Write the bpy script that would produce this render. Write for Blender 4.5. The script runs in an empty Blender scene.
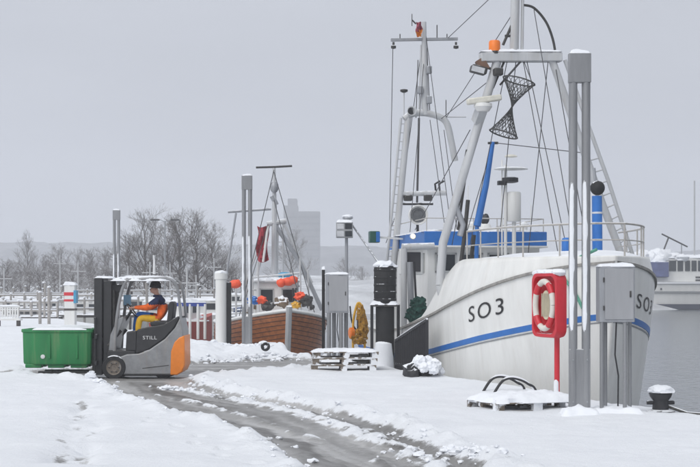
import bpy, bmesh, math, random
import numpy as np
from mathutils import Vector, Matrix, noise as mnoise
R = math.radians
random.seed(7)
scn = bpy.context.scene
COL = scn.collection

# ------------------------------------------------------------------ camera
FPX, CX, HY, EYE = 1400.0, 350.0, 288.0, 1.8       # focal length (photo pixels), centre column, horizon row, eye height
cam_d = bpy.data.cameras.new('camera'); cam = bpy.data.objects.new('camera', cam_d); COL.objects.link(cam)
cam.location = (0, 0, EYE); cam.rotation_euler = (R(90), 0, 0)
cam_d.sensor_width = 36; cam_d.lens = 36*FPX/700; cam_d.shift_y = (HY-233.5)/700
cam_d.clip_start = .1; cam_d.clip_end = 6000
scn.camera = cam
# ------------------------------------------------------------------ overcast sky and veiled sun
SUN_EL, SUN_AZ = R(48), R(215)
w = bpy.data.worlds.new('World'); scn.world = w; w.use_nodes = True
nt = w.node_tree; nt.nodes.clear()
def nd(t, **k):
    n = nt.nodes.new(t)
    for a, b in k.items(): setattr(n, a, b)
    return n
out = nd('ShaderNodeOutputWorld'); bg = nd('ShaderNodeBackground')
sky = nd('ShaderNodeTexSky', sky_type='NISHITA', sun_disc=False, sun_elevation=SUN_EL, sun_rotation=SUN_AZ)
sky.dust_density = 4
hs = nd('ShaderNodeHueSaturation'); hs.inputs['Saturation'].default_value = .25
tc = nd('ShaderNodeTexCoord'); sp = nd('ShaderNodeSeparateXYZ')
ramp = nd('ShaderNodeValToRGB')
els = ramp.color_ramp.elements
els[0].position = 0; els[0].color = (.60, .632, .70, 1)
els[1].position = 1; els[1].color = (.66, .69, .75, 1)
e = els.new(.10); e.color = (.50, .525, .59, 1)
e = els.new(.35); e.color = (.52, .545, .60, 1)
nz = nd('ShaderNodeTexNoise'); nz.inputs['Scale'].default_value = 2.2; nz.inputs['Detail'].default_value = 4
mp = nd('ShaderNodeMapping'); mp.inputs['Scale'].default_value = (1, 1, 3.2)
mr = nd('ShaderNodeMapRange'); mr.inputs['To Min'].default_value = .93; mr.inputs['To Max'].default_value = 1.07
mr.inputs['From Min'].default_value = .3; mr.inputs['From Max'].default_value = .7
mul = nd('ShaderNodeVectorMath', operation='MULTIPLY')
skm = nd('ShaderNodeVectorMath', operation='SCALE'); skm.inputs['Scale'].default_value = .1
mx = nd('ShaderNodeMix', data_type='RGBA'); mx.inputs['Factor'].default_value = .12
L = nt.links.new
L(tc.outputs['Generated'], sp.inputs[0]); L(sp.outputs['Z'], ramp.inputs[0])
L(tc.outputs['Generated'], mp.inputs[0]); L(mp.outputs[0], nz.inputs['Vector']); L(nz.outputs[0], mr.inputs[0])
L(ramp.outputs[0], mul.inputs[0]); L(mr.outputs[0], mul.inputs[1])
L(sky.outputs[0], hs.inputs['Color']); L(hs.outputs[0], skm.inputs[0])
L(mul.outputs[0], mx.inputs['A']); L(skm.outputs[0], mx.inputs['B'])
L(mx.outputs['Result'], bg.inputs[0]); bg.inputs[1].default_value = 1.0; L(bg.outputs[0], out.inputs[0])
sl = bpy.data.lights.new('sun', 'SUN'); sun = bpy.data.objects.new('sun', sl); COL.objects.link(sun)
sl.energy = 1.4; sl.angle = R(50); sl.color = (1, .985, .95)
sun.rotation_euler = (R(90)-SUN_EL, 0, R(180)-SUN_AZ)
scn.view_settings.view_transform = 'Standard'; scn.view_settings.look = 'None'
scn.view_settings.exposure = 0.2; scn.view_settings.gamma = 1
scn.cycles.volume_bounces = 2; scn.cycles.max_bounces = 6; scn.cycles.transparent_max_bounces = 8
scn.cycles.use_denoising = True

# ------------------------------------------------------------------ helpers
def P(x, y, Y):                                    # photo pixel at a known distance
    return Vector(((x-CX)/FPX*Y, Y, EYE+(HY-y)/FPX*Y))
def G(x, y, z=0.0):                                # photo pixel on the ground
    Y = FPX*(EYE-z)/(y-HY)
    return Vector(((x-CX)/FPX*Y, Y, z))
MATS = {}
def mat(name, col, rough=.6, metal=0, var=.15, scale=6, bump=.0, bscale=40, frost=0.0, col2=None, fscale=9, streak=False, coat=0):
    if name in MATS: return MATS[name]
    m = bpy.data.materials.new(name); m.use_nodes = True; t = m.node_tree; b = t.nodes['Principled BSDF']
    N = t.nodes.new; K = t.links.new
    co = N('ShaderNodeTexCoord'); mpn = N('ShaderNodeMapping'); K(co.outputs['Object'], mpn.inputs[0])
    if streak: mpn.inputs['Scale'].default_value = (1, 1, .12)
    n1 = N('ShaderNodeTexNoise'); n1.inputs['Scale'].default_value = scale; n1.inputs['Detail'].default_value = 6; n1.inputs['Roughness'].default_value = .65
    K(mpn.outputs[0], n1.inputs['Vector'])
    cr = N('ShaderNodeValToRGB'); cr.color_ramp.elements[0].position = .3; cr.color_ramp.elements[1].position = .7
    c2 = col2 or tuple(min(1, c*(1+var)) for c in col)
    cr.color_ramp.elements[0].color = (*[c*(1-var) for c in col], 1); cr.color_ramp.elements[1].color = (*c2, 1)
    K(n1.outputs[0], cr.inputs[0]); last = cr.outputs[0]
    rr = N('ShaderNodeMapRange'); rr.inputs['To Min'].default_value = max(.05, rough-.1); rr.inputs['To Max'].default_value = min(1, rough+.1)
    K(n1.outputs[0], rr.inputs[0]); rl = rr.outputs[0]
    if frost > 0:                                  # wind-blown snow lying on what faces up
        ge = N('ShaderNodeNewGeometry'); se = N('ShaderNodeSeparateXYZ'); K(ge.outputs['Normal'], se.inputs[0])
        n2 = N('ShaderNodeTexNoise'); n2.inputs['Scale'].default_value = fscale; n2.inputs['Detail'].default_value = 5
        K(co.outputs['Object'], n2.inputs['Vector'])
        a1 = N('ShaderNodeMath'); a1.operation = 'MULTIPLY_ADD'; a1.inputs[1].default_value = 1.6; a1.inputs[2].default_value = -.8
        K(n2.outputs[0], a1.inputs[0])
        a2 = N('ShaderNodeMath'); a2.operation = 'ADD'; K(a1.outputs[0], a2.inputs[0]); K(se.outputs['Z'], a2.inputs[1])
        a3 = N('ShaderNodeMapRange'); a3.interpolation_type = 'SMOOTHSTEP'
        a3.inputs['From Min'].default_value = 1.0-frost; a3.inputs['From Max'].default_value = 1.12-frost; K(a2.outputs[0], a3.inputs[0])
        mm = N('ShaderNodeMix'); mm.data_type = 'RGBA'; K(a3.outputs[0], mm.inputs['Factor']); K(last, mm.inputs['A']); mm.inputs['B'].default_value = (.82, .84, .87, 1)
        last = mm.outputs['Result']
        m2 = N('ShaderNodeMix'); K(a3.outputs[0], m2.inputs['Factor']); K(rl, m2.inputs['A']); m2.inputs['B'].default_value = .9; rl = m2.outputs['Result']
        if metal:
            m3 = N('ShaderNodeMix'); K(a3.outputs[0], m3.inputs['Factor']); m3.inputs['A'].default_value = metal; m3.inputs['B'].default_value = 0
            K(m3.outputs['Result'], b.inputs['Metallic'])
    K(last, b.inputs['Base Color']); K(rl, b.inputs['Roughness'])
    if not (frost and metal): b.inputs['Metallic'].default_value = metal
    b.inputs['Coat Weight'].default_value = coat
    if bump:
        n3 = N('ShaderNodeTexNoise'); n3.inputs['Scale'].default_value = bscale; n3.inputs['Detail'].default_value = 5; K(co.outputs['Object'], n3.inputs['Vector'])
        bu = N('ShaderNodeBump'); bu.inputs['Strength'].default_value = bump; bu.inputs['Distance'].default_value = .02
        K(n3.outputs[0], bu.inputs['Height']); K(bu.outputs[0], b.inputs['Normal'])
    MATS[name] = m; return m
SNOW = mat('snow', (.83, .85, .885), .85, var=.03, scale=3, bump=.35, bscale=26)
GALV = mat('galvanised_steel', (.34, .35, .37), .5, .35, .18, 7, frost=.25, streak=True)
GALVS = mat('galvanised_steel_snow_blown', (.27, .275, .285), .5, .35, .18, 7, frost=.55, streak=True)
PALE = mat('pale_grey_paint', (.52, .53, .54), .5, 0, .12, 5, frost=.25, streak=True)
WHITE = mat('white_boat_paint', (.74, .74, .72), .38, 0, .05, 2, frost=.2, streak=True)
HULLM = mat('white_hull_paint', (.80, .80, .775), .36, 0, .09, 2.4, streak=True, bump=.03, bscale=3)
BLUE = mat('blue_paint', (.025, .16, .50), .42, 0, .12, 4, frost=.2)
BLACK = mat('black_paint', (.022, .022, .025), .5, 0, .3, 8, frost=.22)
RUBBER = mat('black_rubber', (.018, .018, .019), .75, 0, .3, 12, frost=.3, bump=.2)
DARKST = mat('dark_steel', (.06, .058, .056), .5, .4, .3, 9, frost=.1)
GLASS = mat('dark_window_glass', (.025, .03, .035), .12, 0, .2, 1)
WIREM = mat('wire_rope', (.09, .09, .095), .6, .2, .2, 10)
RED = mat('red_plastic', (.62, .025, .04), .4, 0, .1, 4, frost=.18)
ORANGE = mat('orange_plastic', (.85, .2, .015), .4, 0, .1, 4)
WOODS = mat('snowy_pallet_wood', (.21, .16, .11), .85, 0, .3, 12, frost=.75, bump=.3)
def solid(nm, c, r=.6, **k): return mat(nm, c, r, **k)

ORG = {}
def thing(name, label, cat, loc=(0, 0, 0), group=None):
    o = bpy.data.objects.new(name, None); COL.objects.link(o); o.location = loc; o.empty_display_size = .2
    o['label'] = label; o['category'] = cat
    if group: o['group'] = group
    ORG[o] = Vector(loc); return o
def tag(o, label, cat, group=None):
    o['label'] = label; o['category'] = cat
    if group: o['group'] = group
    return o
def struct(o, kind='structure'):
    o['kind'] = kind; return o
class MB:
    def __init__(s): s.v = []; s.f = []
    def add(s, vs, fs):
        n = len(s.v); s.v += [tuple(v) for v in vs]; s.f += [tuple(i+n for i in f) for f in fs]; return s
    def box(s, c, size, ax=None, ay=None, az=None):
        c = Vector(c); ax = Vector(ax or (1, 0, 0)).normalized(); ay = Vector(ay or (0, 1, 0)).normalized(); az = Vector(az).normalized() if az else ax.cross(ay).normalized()
        hx, hy, hz = [q/2 for q in size]
        vs = [c+ax*hx*i+ay*hy*j+az*hz*k for k in (-1, 1) for j in (-1, 1) for i in (-1, 1)]
        return s.add(vs, [(0, 2, 3, 1), (4, 5, 7, 6), (0, 1, 5, 4), (2, 6, 7, 3), (0, 4, 6, 2), (1, 3, 7, 5)])
    def bar(s, a, b, wx, wz, up=(0, 0, 1)):         # square bar from a to b
        a, b = Vector(a), Vector(b); d = (b-a); l = d.length; d.normalize(); up = Vector(up)
        if abs(d.dot(up)) > .95: up = Vector((0, 1, 0))
        sd = d.cross(up).normalized(); u2 = sd.cross(d)
        return s.box((a+b)/2, (l, wx, wz), d, sd, u2)
    def tube(s, pts, r, n=8, cap=True):
        pts = [Vector(p) for p in pts]; m = len(pts)
        rs = r if isinstance(r, (list, tuple)) else [r]*m
        vs, fs = [], []; prev = None
        for i, p in enumerate(pts):
            d = (pts[min(i+1, m-1)]-pts[max(i-1, 0)]).normalized()
            if prev is None:
                ref = Vector((0, 0, 1)) if abs(d.z) < .9 else Vector((1, 0, 0)); x = d.cross(ref).normalized()
            else:
                x = (prev-d*prev.dot(d)).normalized()
            prev = x; y = d.cross(x)
            for k in range(n):
                a = 2*math.pi*k/n; vs.append(p+(x*math.cos(a)+y*math.sin(a))*rs[i])
        for i in range(m-1):
            for k in range(n):
                k2 = (k+1) % n; fs.append((i*n+k, i*n+k2, (i+1)*n+k2, (i+1)*n+k))
        if cap: fs.append(tuple(reversed(range(n)))); fs.append(tuple((m-1)*n+k for k in range(n)))
        return s.add(vs, fs)
    def stube(s, pts, r, n=8, cap=True, k=5):           # tube along a smooth curve through the points
        pts = [Vector(p) for p in pts]; m = len(pts); rs = r if isinstance(r, (list, tuple)) else [r]*m; o, ro = [], []
        for i in range(m-1):
            p0, p1, p2, p3 = pts[max(0, i-1)], pts[i], pts[i+1], pts[min(m-1, i+2)]
            for j in range(k):
                t = j/k; o.append(.5*((2*p1)+(p2-p0)*t+(2*p0-5*p1+4*p2-p3)*t*t+(3*p1-p0-3*p2+p3)*t**3)); ro.append(rs[i]+(rs[i+1]-rs[i])*t)
        o.append(pts[-1]); ro.append(rs[-1]); return s.tube(o, ro, n, cap)
    def lathe(s, c, prof, n=16, ax=(0, 0, 1), cap=True):      # prof: (radius, height) along ax
        c = Vector(c); ax = Vector(ax).normalized(); ref = Vector((0, 0, 1)) if abs(ax.z) < .9 else Vector((1, 0, 0))
        x = ax.cross(ref).normalized(); y = ax.cross(x); vs, fs = [], []
        for r, h in prof:
            for k in range(n):
                a = 2*math.pi*k/n; vs.append(c+ax*h+(x*math.cos(a)+y*math.sin(a))*r)
        m = len(prof)
        for i in range(m-1):
            for k in range(n):
                k2 = (k+1) % n; fs.append((i*n+k, i*n+k2, (i+1)*n+k2, (i+1)*n+k))
        if cap and prof[0][0] > 1e-4: fs.append(tuple(reversed(range(n))))
        if cap and prof[-1][0] > 1e-4: fs.append(tuple((m-1)*n+k for k in range(n)))
        return s.add(vs, fs)
    def prism(s, poly, a, b):                       # poly: points (3D), extruded from offset a to offset b
        n = len(poly); a, b = Vector(a), Vector(b)
        vs = [Vector(p)+a for p in poly]+[Vector(p)+b for p in poly]
        fs = [tuple(range(n)), tuple(reversed(range(n, 2*n)))]+[(i, i+n, (i+1) % n+n, (i+1) % n) for i in range(n)]
        return s.add(vs, fs)
    def snow(s, c, lx, ly, h, ax=(1, 0, 0), seed=0, step=.06, lump=.35):   # a rounded bolster of snow, c = centre of its underside
        c = Vector(c); ax = Vector(ax).normalized(); ay = Vector((-ax.y, ax.x, 0)).normalized() if abs(ax.z) < .9 else Vector((0, 1, 0))
        nx = max(6, min(60, int(lx/step))); ny = max(5, min(40, int(ly/step)))
        vs, fs = [], []
        for j in range(ny+1):
            for i in range(nx+1):
                u = 2*i/nx-1; v = 2*j/ny-1
                e = max(0, 1-abs(u)**5)**.5*max(0, 1-abs(v)**4)**.5
                p = c+ax*(u*lx/2)+ay*(v*ly/2)
                q = mnoise.fractal(p*5+Vector((seed*7.1, 0, seed)), .8, 2, 3)
                wob = .12*min(lx, ly)*mnoise.noise(p*7+Vector((3, seed, 1)))
                p = p+Vector((0, 0, -.012+e*h*(1+lump*q)))+ay*(wob*(abs(v) > .9))+ax*(wob*(abs(u) > .97))
                vs.append(p)
        for j in range(ny):
            for i in range(nx):
                a = j*(nx+1)+i; fs.append((a, a+1, a+nx+2, a+nx+1))
        return s.add(vs, fs)
    def blob(s, c, r, sub=2, rough=.25, freq=2.0, seed=0, flat=None):
        bm = bmesh.new(); bmesh.ops.create_icosphere(bm, subdivisions=sub, radius=1)
        c = Vector(c); r = Vector(r) if hasattr(r, '__len__') else Vector((r, r, r)); vs = []
        for v in bm.verts:
            q = 1+rough*mnoise.fractal(v.co*freq+Vector((seed*3.3, seed, 0)), .9, 2, 3)
            p = Vector((v.co.x*r.x, v.co.y*r.y, v.co.z*r.z))*q
            if flat is not None and p.z < flat: p.z = flat
            vs.append(c+p)
        fs = [tuple(v.index for v in f.verts) for f in bm.faces]; bm.free()
        return s.add(vs, fs)
    def build(s, name, material, parent=None, smooth=True, bevel=0, loc=None):
        org = Vector((0, 0, 0)); top = parent
        while top is not None and top.parent is not None: top = top.parent
        if top is not None: org = ORG.get(top, Vector((0, 0, 0)))
        elif loc is not None: org = Vector(loc)
        me = bpy.data.meshes.new(name); me.from_pydata([tuple(Vector(v)-org) for v in s.v], [], s.f)
        bm = bmesh.new(); bm.from_mesh(me); bmesh.ops.recalc_face_normals(bm, faces=bm.faces); bm.to_mesh(me); bm.free()
        if isinstance(material, (list, tuple)):
            for m in material: me.materials.append(m)
        else: me.materials.append(material)
        o = bpy.data.objects.new(name, me); COL.objects.link(o)
        if parent is not None:
            o.parent = parent
        else:
            o.location = org; ORG[o] = org
        if smooth:
            me.polygons.foreach_set('use_smooth', [True]*len(me.polygons))
            try: me.set_sharp_from_angle(angle=R(38))
            except Exception: pass
        if bevel:
            bv = o.modifiers.new('bevel', 'BEVEL'); bv.width = bevel; bv.segments = 2; bv.limit_method = 'ANGLE'; bv.angle_limit = R(40)
        return o
def copy_tree(o, parent=None):
    c = o.copy(); COL.objects.link(c); c.parent = parent
    for ch in list(o.children): copy_tree(ch, c)
    return c
def text_mesh(txt, size, space=1.0):
    cu = bpy.data.curves.new('lettering', 'FONT'); cu.body = txt; cu.size = size; cu.resolution_u = 4; cu.space_character = space
    ob = bpy.data.objects.new('lettering', cu); COL.objects.link(ob)
    dg = bpy.context.evaluated_depsgraph_get(); me = bpy.data.meshes.new_from_object(ob.evaluated_get(dg))
    bm = bmesh.new(); bm.from_mesh(me); bmesh.ops.remove_doubles(bm, verts=bm.verts, dist=1e-5)
    bmesh.ops.triangulate(bm, faces=bm.faces); bmesh.ops.subdivide_edges(bm, edges=[e for e in bm.edges if e.calc_length() > size*.25], cuts=1)
    vs = [v.co.copy() for v in bm.verts]; fs = [tuple(v.index for v in f.verts) for f in bm.faces]; bm.free()
    bpy.data.objects.remove(ob); bpy.data.curves.remove(cu); bpy.data.meshes.remove(me)
    return vs, fs

# ------------------------------------------------------------------ ground: snowed-over quay with a slushy lane
def _hash(i, j, s):
    a = (i*374761393+j*668265263+s*1442695041) & 0xffffffff
    a = ((a ^ (a >> 13))*1274126177) & 0xffffffff
    return ((a ^ (a >> 16)) & 0xffff)/65535.0
def vn(x, y, s=0):
    xi = np.floor(x).astype(np.int64); yi = np.floor(y).astype(np.int64); fx = x-xi; fy = y-yi
    fx = fx*fx*(3-2*fx); fy = fy*fy*(3-2*fy)
    a = _hash(xi, yi, s); b = _hash(xi+1, yi, s); c = _hash(xi, yi+1, s); d = _hash(xi+1, yi+1, s)
    return (a*(1-fx)+b*fx)*(1-fy)+(c*(1-fx)+d*fx)*fy-.5
def fbm(x, y, s=0, o=4, g=.5):
    t = 0; a = 1
    for k in range(o):
        t = t+a*vn(x*2**k+k*17.3, y*2**k-k*9.1, s+k); a *= g
    return t
def poly_sd(x, y, poly):                             # signed distance, positive inside
    d = np.full(x.shape, 1e9); ins = np.zeros(x.shape, bool); n = len(poly)
    for i in range(n):
        ax, ay = poly[i]; bx, by = poly[(i+1) % n]; ex, ey = bx-ax, by-ay
        t = np.clip(((x-ax)*ex+(y-ay)*ey)/(ex*ex+ey*ey), 0, 1)
        d = np.minimum(d, np.hypot(x-ax-t*ex, y-ay-t*ey))
        c = ((ay > y) != (by > y)); xx = ax+(y-ay)*(bx-ax)/(by-ay if by != ay else 1e-9)
        ins ^= (c & (x < xx))
    return np.where(ins, d, -d)
def line_d(x, y, pts):
    d = np.full(x.shape, 1e9)
    for (ax, ay), (bx, by) in zip(pts, pts[1:]):
        ex, ey = bx-ax, by-ay; t = np.clip(((x-ax)*ex+(y-ay)*ey)/(ex*ex+ey*ey), 0, 1)
        d = np.minimum(d, np.hypot(x-ax-t*ex, y-ay-t*ey))
    return d
def edge_x(Y): return 1.69-.356*(Y-29.6)
EDGE_D = Vector((-.356, 1, 0)).normalized()
ROADZ = -.11
def gxy(x, y): p = G(x, y, -.03); return (p.x, p.y)
LANE = [gxy(*p) for p in [(98, 377), (112, 388), (130, 398), (165, 407), (222, 421), (262, 437), (306, 465)]]+[(-.1, 9), (.2, 2), (2.2, 2), (1.9, 9)]+\
       [gxy(*p) for p in [(486, 466), (440, 446), (400, 430), (352, 413), (300, 401), (236, 392), (200, 384), (190, 377)]]
STRIP = [gxy(*p) for p in [(-120, 371), (20, 370), (95, 367), (188, 361), (250, 358), (318, 357), (322, 367), (250, 371), (200, 376), (100, 380), (20, 375.5), (-120, 376)]]
RIDGE = [gxy(*p) for p in [(196, 389), (240, 397), (292, 408), (345, 424), (400, 444), (440, 462)]]
RIDGE2 = [gxy(*p) for p in [(160, 392), (215, 404), (290, 424), (340, 441), (390, 462)]]
RUTS = [[gxy(*p) for p in q] for q in ([(150, 381), (230, 394.5), (300, 404), (350, 417), (400, 434), (470, 464)],
        [(120, 385), (160, 397), (220, 411), (275, 428), (340, 455), (365, 470)], [(150, 386), (200, 397), (265, 412), (320, 429), (390, 452), (425, 470)])]
BANK = [gxy(*p) for p in [(192, 352), (225, 351), (262, 352), (305, 351.5)]]
PILES = [(*gxy(205, 352), 1.3, .22), (*gxy(243, 354), .9, .10), (*gxy(278, 352), 1.4, .20), (*gxy(298, 351), .9, .2), (*gxy(190, 354), .8, .2)]
def ground_h(x, y):
    x = np.asarray(x, float); y = np.asarray(y, float)
    wx = x+.16*fbm(x*2.1, y*2.1, 11); wy = y+.16*fbm(x*2.1, y*2.1, 23)
    d1 = poly_sd(wx, wy, LANE); d2 = poly_sd(wx, wy, STRIP); d = np.maximum(d1, d2)
    snow = .05*fbm(x*.35, y*.35, 3)+.05*fbm(x*1.1, y*1.1, 5, 4)+.008*fbm(x*9, y*9, 6, 3)
    clump = np.maximum(0, fbm(x*3.2, y*3.2, 31, 4, .6)+.10)
    berm = np.exp(-((d+.24)/.2)**2)*(.02+.15*clump)
    snow = snow+berm
    tr = np.clip((d+.14)/.26, 0, 1); tr = tr*tr*(3-2*tr)
    rut = np.zeros_like(x)
    for q in RUTS: rut = np.minimum(rut, -.03*np.exp(-(line_d(wx, wy, q)/.11)**2))
    stri = vn(d1*6.5+.4*vn(x*.8, y*.8, 3), y*.22, 41)+.6*vn(d1*15, y*.3, 43)       # wheel streaks that follow the lane
    slush = ROADZ+rut+.045*stri+.012*fbm(x*5, y*5, 45, 4, .6)
    rn = fbm(x*3.6, y*3.6, 53, 4, .65)
    rid = np.exp(-(line_d(wx, wy, RIDGE)/.20)**2)*np.clip(rn*1.5+.55, 0, 1.1)
    rid2 = np.exp(-(line_d(wx, wy, RIDGE2)/.10)**2)*np.clip(rn*1.6+.10, 0, 1)
    slush = slush+rid*.085+rid2*.05
    h = snow*(1-tr)+slush*tr
    for px, py, rr, hh in PILES:
        q = np.hypot((x-px)/1.0, (y-py)/1.5)/rr
        h = h+hh*np.exp(-(q*1.6)**2)*(1+.8*fbm(x*2.6, y*2.6, 61, 4))*(1-tr)
    # a bare trampled spot and old wheel marks in the foreground snow
    for q in ([gxy(*p) for p in [(58, 466), (66, 440), (78, 412), (92, 392)]], [gxy(*p) for p in [(85, 466), (88, 440), (96, 412)]]):
        dd = line_d(wx, wy, q); h = h-.085*np.exp(-(dd/.15)**2)*np.clip(.6+1.3*vn(x*1.7, y*1.7, 71)+.5*vn(x*7, y*7, 73), 0, 1.3)+.012*np.exp(-((dd-.2)/.08)**2)*vn(x*6, y*6, 77)
    # foot prints
    for (fx, fy, an) in FEET:
        u = (x-fx)*math.cos(an)+(y-fy)*math.sin(an); v2 = -(x-fx)*math.sin(an)+(y-fy)*math.cos(an)
        q = (u/.15)**2+(v2/.065)**2
        h = h-.055*np.exp(-q**2)+.012*np.exp(-((np.sqrt(q)-1.35)/.3)**2)
    edge = np.clip((edge_x(y)-x)/.12, 0, 1)
    h = h-.05*(1-edge)**2
    slushm = np.clip(tr-np.clip((rid*1.25+rid2*1.0), 0, 1)*1.0, 0, 1)
    wet = np.clip(.45+.9*stri-9*rut, 0, 1)
    for q in ([gxy(*p) for p in [(58, 466), (66, 440), (78, 412), (92, 392)]], [gxy(*p) for p in [(85, 466), (88, 440), (96, 412)]]):
        slushm = np.maximum(slushm, .62*np.exp(-(line_d(wx, wy, q)/.13)**2)*np.clip(.5+1.6*vn(x*2, y*1.2, 81), 0, 1))
    return h, slushm, wet
FEET = []
def foot_line(a, b, n):
    a, b = Vector((*gxy(*a), 0)), Vector((*gxy(*b), 0)); d = (b-a).normalized(); sd = Vector((-d.y, d.x, 0)); an = math.atan2(d.y, d.x)
    for i in range(n):
        p = a+(b-a)*(i/max(1, n-1))+sd*(.1 if i % 2 else -.1)+Vector((random.uniform(-.04, .04), random.uniform(-.04, .04), 0)); FEET.append((p.x, p.y, an+random.uniform(-.2, .2)))
foot_line((250, 466), (150, 418), 9)
def gz(x, y): return float(ground_h(np.array([x]), np.array([y]))[0][0])
ys = np.concatenate([np.arange(-30, 12, 1.5), np.arange(12, 27, .05), np.arange(27, 41, .085), np.arange(41, 60, .3), np.arange(60, 96, 1.2)])
vs_ = np.concatenate([[0, .02], np.arange(.06, 11, .055), 11+np.cumsum(.08*1.09**np.arange(50))])
YY, VV = np.meshgrid(ys, vs_, indexing='ij'); XX = edge_x(YY)-VV
HH, SM, WET = ground_h(XX, YY)
far = np.clip((YY-60)/20, 0, 1); HH = HH*(1-far)
nr, nc = XX.shape
co = np.stack([XX, YY, HH], -1).reshape(-1, 3)
idx = np.arange(nr*nc).reshape(nr, nc)
quads = np.stack([idx[:-1, :-1], idx[1:, :-1], idx[1:, 1:], idx[:-1, 1:]], -1).reshape(-1, 4)
# quay wall below the edge
wallv = np.stack([XX[:, 0], YY[:, 0], np.full(nr, -3.0)], -1); wi = np.arange(nr)+nr*nc
wq = np.stack([idx[:-1, 0], wi[:-1], wi[1:], idx[1:, 0]], -1)
# far end wall
allv = np.concatenate([co, wallv]); allq = np.concatenate([quads, wq])
me = bpy.data.meshes.new('snowy_quay'); me.from_pydata(allv.tolist(), [], allq.tolist())
at = me.attributes.new('slush', 'FLOAT', 'POINT'); at.data.foreach_set('value', np.concatenate([SM.reshape(-1), np.full(nr, 2.0)]).astype(np.float32))
at2_ = me.attributes.new('wet', 'FLOAT', 'POINT'); at2_.data.foreach_set('value', np.concatenate([WET.reshape(-1), np.zeros(nr)]).astype(np.float32))
me.polygons.foreach_set('use_smooth', [True]*len(me.polygons))
gm = bpy.data.materials.new('snow_and_slush'); gm.use_nodes = True
def ground_material(m):
    t = m.node_tree; b = t.nodes['Principled BSDF']; N = t.nodes.new; K = t.links.new
    a = N('ShaderNodeAttribute'); a.attribute_name = 'slush'
    c = N('ShaderNodeTexCoord')
    def noise(s, d=6, r=.6, vec=None):
        n = N('ShaderNodeTexNoise'); n.inputs['Scale'].default_value = s; n.inputs['Detail'].default_value = d; n.inputs['Roughness'].default_value = r
        K(vec or c.outputs['Object'], n.inputs['Vector']); return n
    def ramp(src, p0, c0, p1, c1):
        r = N('ShaderNodeValToRGB'); r.color_ramp.elements[0].position = p0; r.color_ramp.elements[0].color = (*c0, 1)
        r.color_ramp.elements[1].position = p1; r.color_ramp.elements[1].color = (*c1, 1); K(src, r.inputs[0]); return r
    n1 = noise(5.5, 8, .7); n2 = noise(1.1, 5); n3 = noise(24, 6, .7)
    snowc = ramp(n2.outputs[0], .3, (.80, .82, .855), .7, (.86, .88, .91))
    wa = N('ShaderNodeAttribute'); wa.attribute_name = 'wet'
    wmix = N('ShaderNodeMath'); wmix.operation = 'MULTIPLY_ADD'; K(n1.outputs[0], wmix.inputs[0]); wmix.inputs[1].default_value = .55
    winv = N('ShaderNodeMath'); winv.operation = 'MULTIPLY_ADD'; K(wa.outputs['Fac'], winv.inputs[0]); winv.inputs[1].default_value = -.75; winv.inputs[2].default_value = .62; K(winv.outputs[0], wmix.inputs[2])
    wet = ramp(wmix.outputs[0], .12, (.115, .108, .10), .85, (.50, .495, .49))
    # slush sits in patches: threshold the mask with noise
    ad = N('ShaderNodeMath'); ad.operation = 'MULTIPLY_ADD'; K(n1.outputs[0], ad.inputs[0]); ad.inputs[1].default_value = -1.5; 
    K(a.outputs['Fac'], ad.inputs[2])
    ms = N('ShaderNodeMapRange'); ms.interpolation_type = 'SMOOTHSTEP'; ms.inputs['From Min'].default_value = -.42; ms.inputs['From Max'].default_value = -.05; K(ad.outputs[0], ms.inputs[0])
    mx = N('ShaderNodeMix'); mx.data_type = 'RGBA'; K(ms.outputs[0], mx.inputs['Factor']); K(snowc.outputs[0], mx.inputs['A']); K(wet.outputs[0], mx.inputs['B'])
    # the quay wall (attribute 2) is dark concrete
    wl = N('ShaderNodeMath'); wl.operation = 'GREATER_THAN'; wl.inputs[1].default_value = 1.2; K(a.outputs['Fac'], wl.inputs[0])
    m2 = N('ShaderNodeMix'); m2.data_type = 'RGBA'; K(wl.outputs[0], m2.inputs['Factor']); K(mx.outputs['Result'], m2.inputs['A']); m2.inputs['B'].default_value = (.12, .12, .115, 1)
    K(m2.outputs['Result'], b.inputs['Base Color'])
    rr = N('ShaderNodeMapRange'); rr.inputs['To Min'].default_value = .85; rr.inputs['To Max'].default_value = .36; K(ms.outputs[0], rr.inputs[0]); K(rr.outputs[0], b.inputs['Roughness'])
    bu = N('ShaderNodeBump'); bu.inputs['Strength'].default_value = .5; bu.inputs['Distance'].default_value = .03; K(n3.outputs[0], bu.inputs['Height'])
    n4 = noise(7.5, 8, .75); b2_ = N('ShaderNodeBump'); b2_.inputs['Strength'].default_value = .55; b2_.inputs['Distance'].default_value = .05; K(n4.outputs[0], b2_.inputs['Height']); K(bu.outputs[0], b2_.inputs['Normal'])
    K(b2_.outputs[0], b.inputs['Normal'])
ground_material(gm); me.materials.append(gm)
quay = struct(bpy.data.objects.new('snowy_quay', me)); COL.objects.link(quay)
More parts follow.
